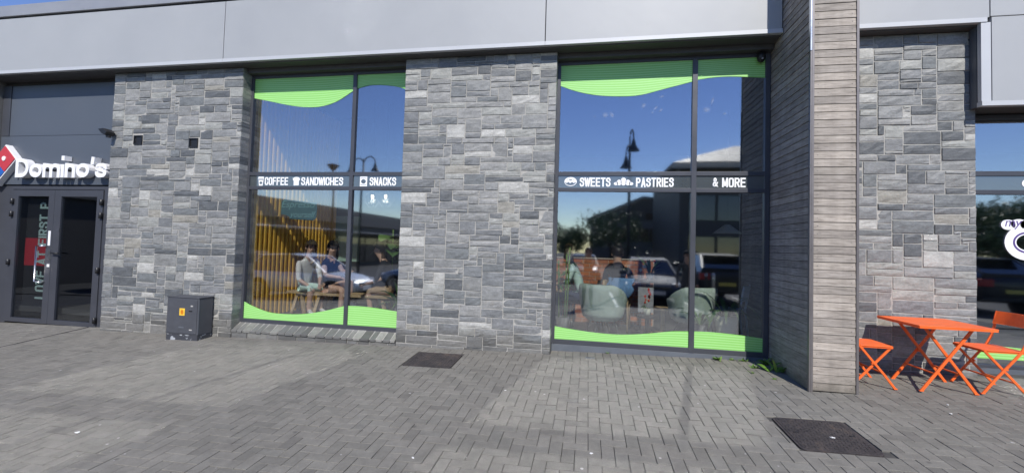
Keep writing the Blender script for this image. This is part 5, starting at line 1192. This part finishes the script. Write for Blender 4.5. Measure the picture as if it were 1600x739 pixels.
    sb = MB(); sb.box(-1.62*k, -1.25*k, -w*.62, w*.62, H2-.055, H2-.03); sb.build('spoiler', paint, t, bevel=.01)
    return t
def cpos(x, y): return (x, y, gz(x, y)-.042)
car(cpos(-9.55, -1.35), 0., 'silver hatchback mirrored in the coffee window', 'car_silver', 4.3, 1.80, 1.50)
car(cpos(-6.2, -4.6), math.pi, 'light blue hatchback mirrored behind the potted palm', 'car_lightblue', 4.2)
car(cpos(2.15, -3.75), R(90), 'dark blue hatchback mirrored nose on in the widest window', 'car_blue', 4.1)
car(cpos(4.50, -5.0), R(-90), 'black tall car mirrored tail on beside the window bar', 'car_black', 4.6, 1.88, 1.70, True)
car(cpos(12.0, -4.6), R(-90), 'black tall car mirrored tail on in the edge window', 'car_black', 4.6, 1.88, 1.70, True)
car(cpos(-17.6, -2.3), R(25), 'white hatchback mirrored in the glass door', 'car_white', 4.2)
car(cpos(-19.5, -9.0), R(90), 'white hatchback parked by the long low shop', 'car_white', 4.2); car(cpos(-.2, -12.5), R(90), 'black hatchback parked before the trees', 'car_black', 4.2)
for k, x in enumerate((3.42, 3.62)):
    t = thing('bollard', (x, -1.02, gz(x, -1.02)), ('steel bollard nearer the blue hatchback', 'steel bollard nearer the black tall car')[k], 'bollard', 'steel bollards'); MB().lathe([(.045, -.02), (.045, 1.05), (.03, 1.09), (.005, 1.1)], 14).build('post', 'steel' if k else 'lamp_post', t, smooth=True); MB().lathe([(.048, 1.0), (.05, 1.04), (.048, 1.06)], 14).build('collar', 'steel', t, smooth=True)
def lamp(loc, h, kind, label, rz=0.):
    t = thing('street_lamp', loc, label, 'lamp', 'car park lamps', rz); MB().tube([(0, 0, -.1), (0, 0, h*.5), (0, 0, h)], .07, 10, rr=[.085, .07, .05]).build('post', 'lamp_post', t, smooth=True)
    if kind == 'disc':
        b = MB(); b.lathe([(.05, h), (.12, h+.05), (.38, h+.36), (.40, h+.40), (.36, h+.42), (.02, h+.50)], 24); b.build('lamp_head', 'lamp_post', t, smooth=True)
    else:
        for s_, dz in ((-1, 0), (1, .0 if kind == 'twin' else .62)):
            reach = 1.15 if kind == 'twin' else .36; z0 = h-.35+dz; up = [(0, 0, z0-.6)]
            for q in range(9): a = math.pi*q/8; up.append((s_*reach/2*(1-math.cos(a)), 0, z0+math.sin(a)*.45))
            MB().tube(up, .035, 8).build('arm', 'lamp_post', t, smooth=True); x_ = s_*reach
            MB().lathe([(.03, z0+.06), (.06, z0-.05), (.12, z0-.30), (.25, z0-.48), (.26, z0-.50), (.02, z0-.47)], 20, (x_, 0, 0)).build('lamp_head', 'lamp_post', t, smooth=True)
    return t
lamp(cpos(-16.8, -13.7), 6.9, 'disc', 'black lamp post with a saucer head mirrored in the coffee window'); lamp(cpos(-13.9, -12.2), 7.35, 'twin', 'black lamp post with two swan necks mirrored in the coffee window', R(25)); lamp(cpos(1.72, -6.9), 6.3, 'pair', 'black lamp post with two bell heads mirrored in the widest window', R(70))
lamp(cpos(27, -19), 7.0, 'disc', 'black lamp post mirrored in the edge window')
# buildings round the car park
def glazing(t, x0, x1, z0, z1, n, face, at, dx=1):
    for k in range(n):
        a = x0+(x1-x0)*k/n+.06; b_ = x0+(x1-x0)*(k+1)/n-.06
        if face == 'x': w_ = MB().box(at-.04, at+.03, a, b_, z0, z1).build('window', 'trim_black', t); MB().box(at+.031, at+.045, a+.05, b_-.05, z0+.05, z1-.05).build('pane', 'dark_glass', w_)
        else: w_ = MB().box(a, b_, at-.03, at+.04, z0, z1).build('window', 'trim_black', t); MB().box(a+.05, b_-.05, at+.041, at+.055, z0+.05, z1-.05).build('pane', 'dark_glass', w_)
t = thing('retail_building', (-23, -30, gz(-23, -20)-.1), 'long low dark clad shop along the far side of the car park', 'building')
MB().box(-12, 0, -34, 42, 0, 5.25).build('wall', 'shop_cladding', t); MB().box(-12.2, .25, -34.2, 42.2, 4.05, 5.45).build('parapet', 'shop_wall', t); MB().box(.26, .30, -34, 20, 3.35, 3.45).build('light_strip', 'white_render', t); MB().box(.01, 1.6, -30, 16, 3.2, 3.34).build('canopy', 'shop_cladding', t)
glazing(t, -30, 16, .3, 2.9, 18, 'x', .0)
t = thing('gabled_building', (6.8, -52, gz(6.8, -48)-.1), 'grey gabled building with glazed ridge beyond the tree', 'building')
MB().box(-6.5, 7.5, -8, 4, 0, 5.8).build('wall', 'shop_wall', t); b = MB(); b.v = [(-6.9, -8.4, 5.7), (-6.9, 4.4, 5.7), (.5, 4.4, 8.9), (.5, -8.4, 8.9), (7.9, -8.4, 7.8), (7.9, 4.4, 7.8)]
for q in ((0, 1, 2, 3), (3, 2, 5, 4)): b.face(q)
r_ = b.build('roof', 'roof_slate', t); so = r_.modifiers.new('s', 'SOLIDIFY'); so.thickness = .3
b = MB(); b.prism_y([(-6.5, 5.81), (7.5, 5.81), (7.5, 7.5), (.5, 8.55)], 3.85, 3.98); b.build('gable', 'shop_cladding', t); glazing(t, -5.5, 6.8, 3.0, 4.8, 9, 'y', 4.0); glazing(t, .8, 7.2, 6.0, 6.9, 6, 'y', 4.0)
t = thing('tall_building', (13, -27, gz(13, -23)-.1), 'tall dark building with a pale hipped roof over the car park', 'building')
MB().box(-6.0, 8, -10, 4, 0, 8.5).build('wall', 'shop_cladding', t); b = MB(); b.v = [(-6.6, 4.6, 8.4), (8.6, 4.6, 8.4), (8.6, -10.6, 8.4), (-6.6, -10.6, 8.4), (-.6, -.5, 10.7), (3.4, -.5, 10.7), (3.4, -5.5, 10.7), (-.6, -5.5, 10.7)]
for q in ((0, 1, 5, 4), (1, 2, 6, 5), (2, 3, 7, 6), (3, 0, 4, 7), (4, 5, 6, 7)): b.face(q)
r_ = b.build('roof', 'roof_slate', t); so = r_.modifiers.new('s', 'SOLIDIFY'); so.thickness = .25; MB().box(-6.7, 8.7, 4.62, 4.80, 8.15, 8.52).build('eaves_board', 'roof_pale', t)
glazing(t, -5.4, 7.4, .4, 3.0, 6, 'y', 4.0); glazing(t, -5.4, 7.4, 4.2, 6.2, 6, 'y', 4.0)
def tree(loc, h, r, label, seed):
    t = thing('leafy_tree', loc, label, 'tree', 'trees beyond the car park'); rt = random.Random(seed)
    MB().tube([(0, 0, -.2), (.05, .02, h*.25), (-.05, .05, h*.5), (0, 0, h*.8)], .2, 9, rr=[.24, .18, .12, .04]).build('trunk', 'trunk_bark', t, smooth=True)
    lb_ = MB()
    for k in range(7): a = k*.9+rt.random(); lb_.tube([(0, 0, h*rt.uniform(.28, .5)), (r*.35*math.cos(a), r*.35*math.sin(a), h*.55), (r*.7*math.cos(a), r*.7*math.sin(a), h*rt.uniform(.55, .8))], .06, 6, rr=[.08, .05, .02])
    lb_.build('limbs', 'trunk_bark', t, smooth=True)
    b = MB(); cl = [(Vector((rt.uniform(-1, 1)*r*.75, rt.uniform(-1, 1)*r*.75, h*rt.uniform(.38, .92))), r*rt.uniform(.22, .42)) for _ in range(26)]
    for c, s_ in cl:
        for q in range(150):
            d_ = Vector((rt.gauss(0, 1), rt.gauss(0, 1), rt.gauss(0, .8))); d_ = d_.normalized()*s_*rt.random()**.4; p = c+d_; nrm = (d_.normalized()+Vector((rt.gauss(0, .5), rt.gauss(0, .5), rt.gauss(0, .5)))).normalized(); u = nrm.orthogonal().normalized()*rt.uniform(.08, .16); v = nrm.cross(u)*.6
            n = len(b.v); b.v += [tuple(p-u), tuple(p+v), tuple(p+u), tuple(p-v)]; b.face((n, n+1, n+2, n+3))
    b.build('crown', 'foliage', t)
tree(cpos(-2.5, -37), 4.8, 2.6, 'smaller green tree mirrored beside the stone wall', 1); tree(cpos(2.6, -38), 5.9, 4.2, 'broad green tree mirrored above the brick wall', 2); tree(cpos(31, -26), 5.4, 3.2, 'green tree mirrored in the edge window', 3)
tree(cpos(-6.5, -44), 5.2, 3.0, 'green tree at the far corner of the car park', 4); tree(cpos(38, -30), 6.0, 3.5, 'large green tree beyond the tall building', 5)
tree(cpos(17.5, -13), 4.2, 2.6, 'low bushy tree behind the black tall car', 6); tree(cpos(22, -15), 4.6, 3.0, 'bushy tree between the tall building and the lamp post', 7); tree(cpos(26.5, -20), 4.6, 3.0, 'rounded green tree beside the far lamp post', 8)
# people outside the picture, seen only as reflections
person((2.74, -.40, gz(2.74, -.40)), R(85), 'person in dark clothes and a cap standing on the paving, mirrored in the window', standing(h=1.66), {}, ('cap', 'hair_dark'), dict(skin='skin', top='grey_cloth', sleeve='grey_cloth', fore='grey_cloth', leg='grey_cloth', shin='grey_cloth', shoe='shoe'))
person((0.02, -.48, gz(0, -.48)), R(90), 'person in black holding up both hands to take the picture', standing(hands=((.27, .07, 1.50), (.27, -.07, 1.50)), h=1.74), {}, ('short', 'hair_brown'), dict(skin='skin', top='black_cloth', sleeve='black_cloth', fore='skin', leg='navy_cloth', shin='navy_cloth', shoe='shoe'))
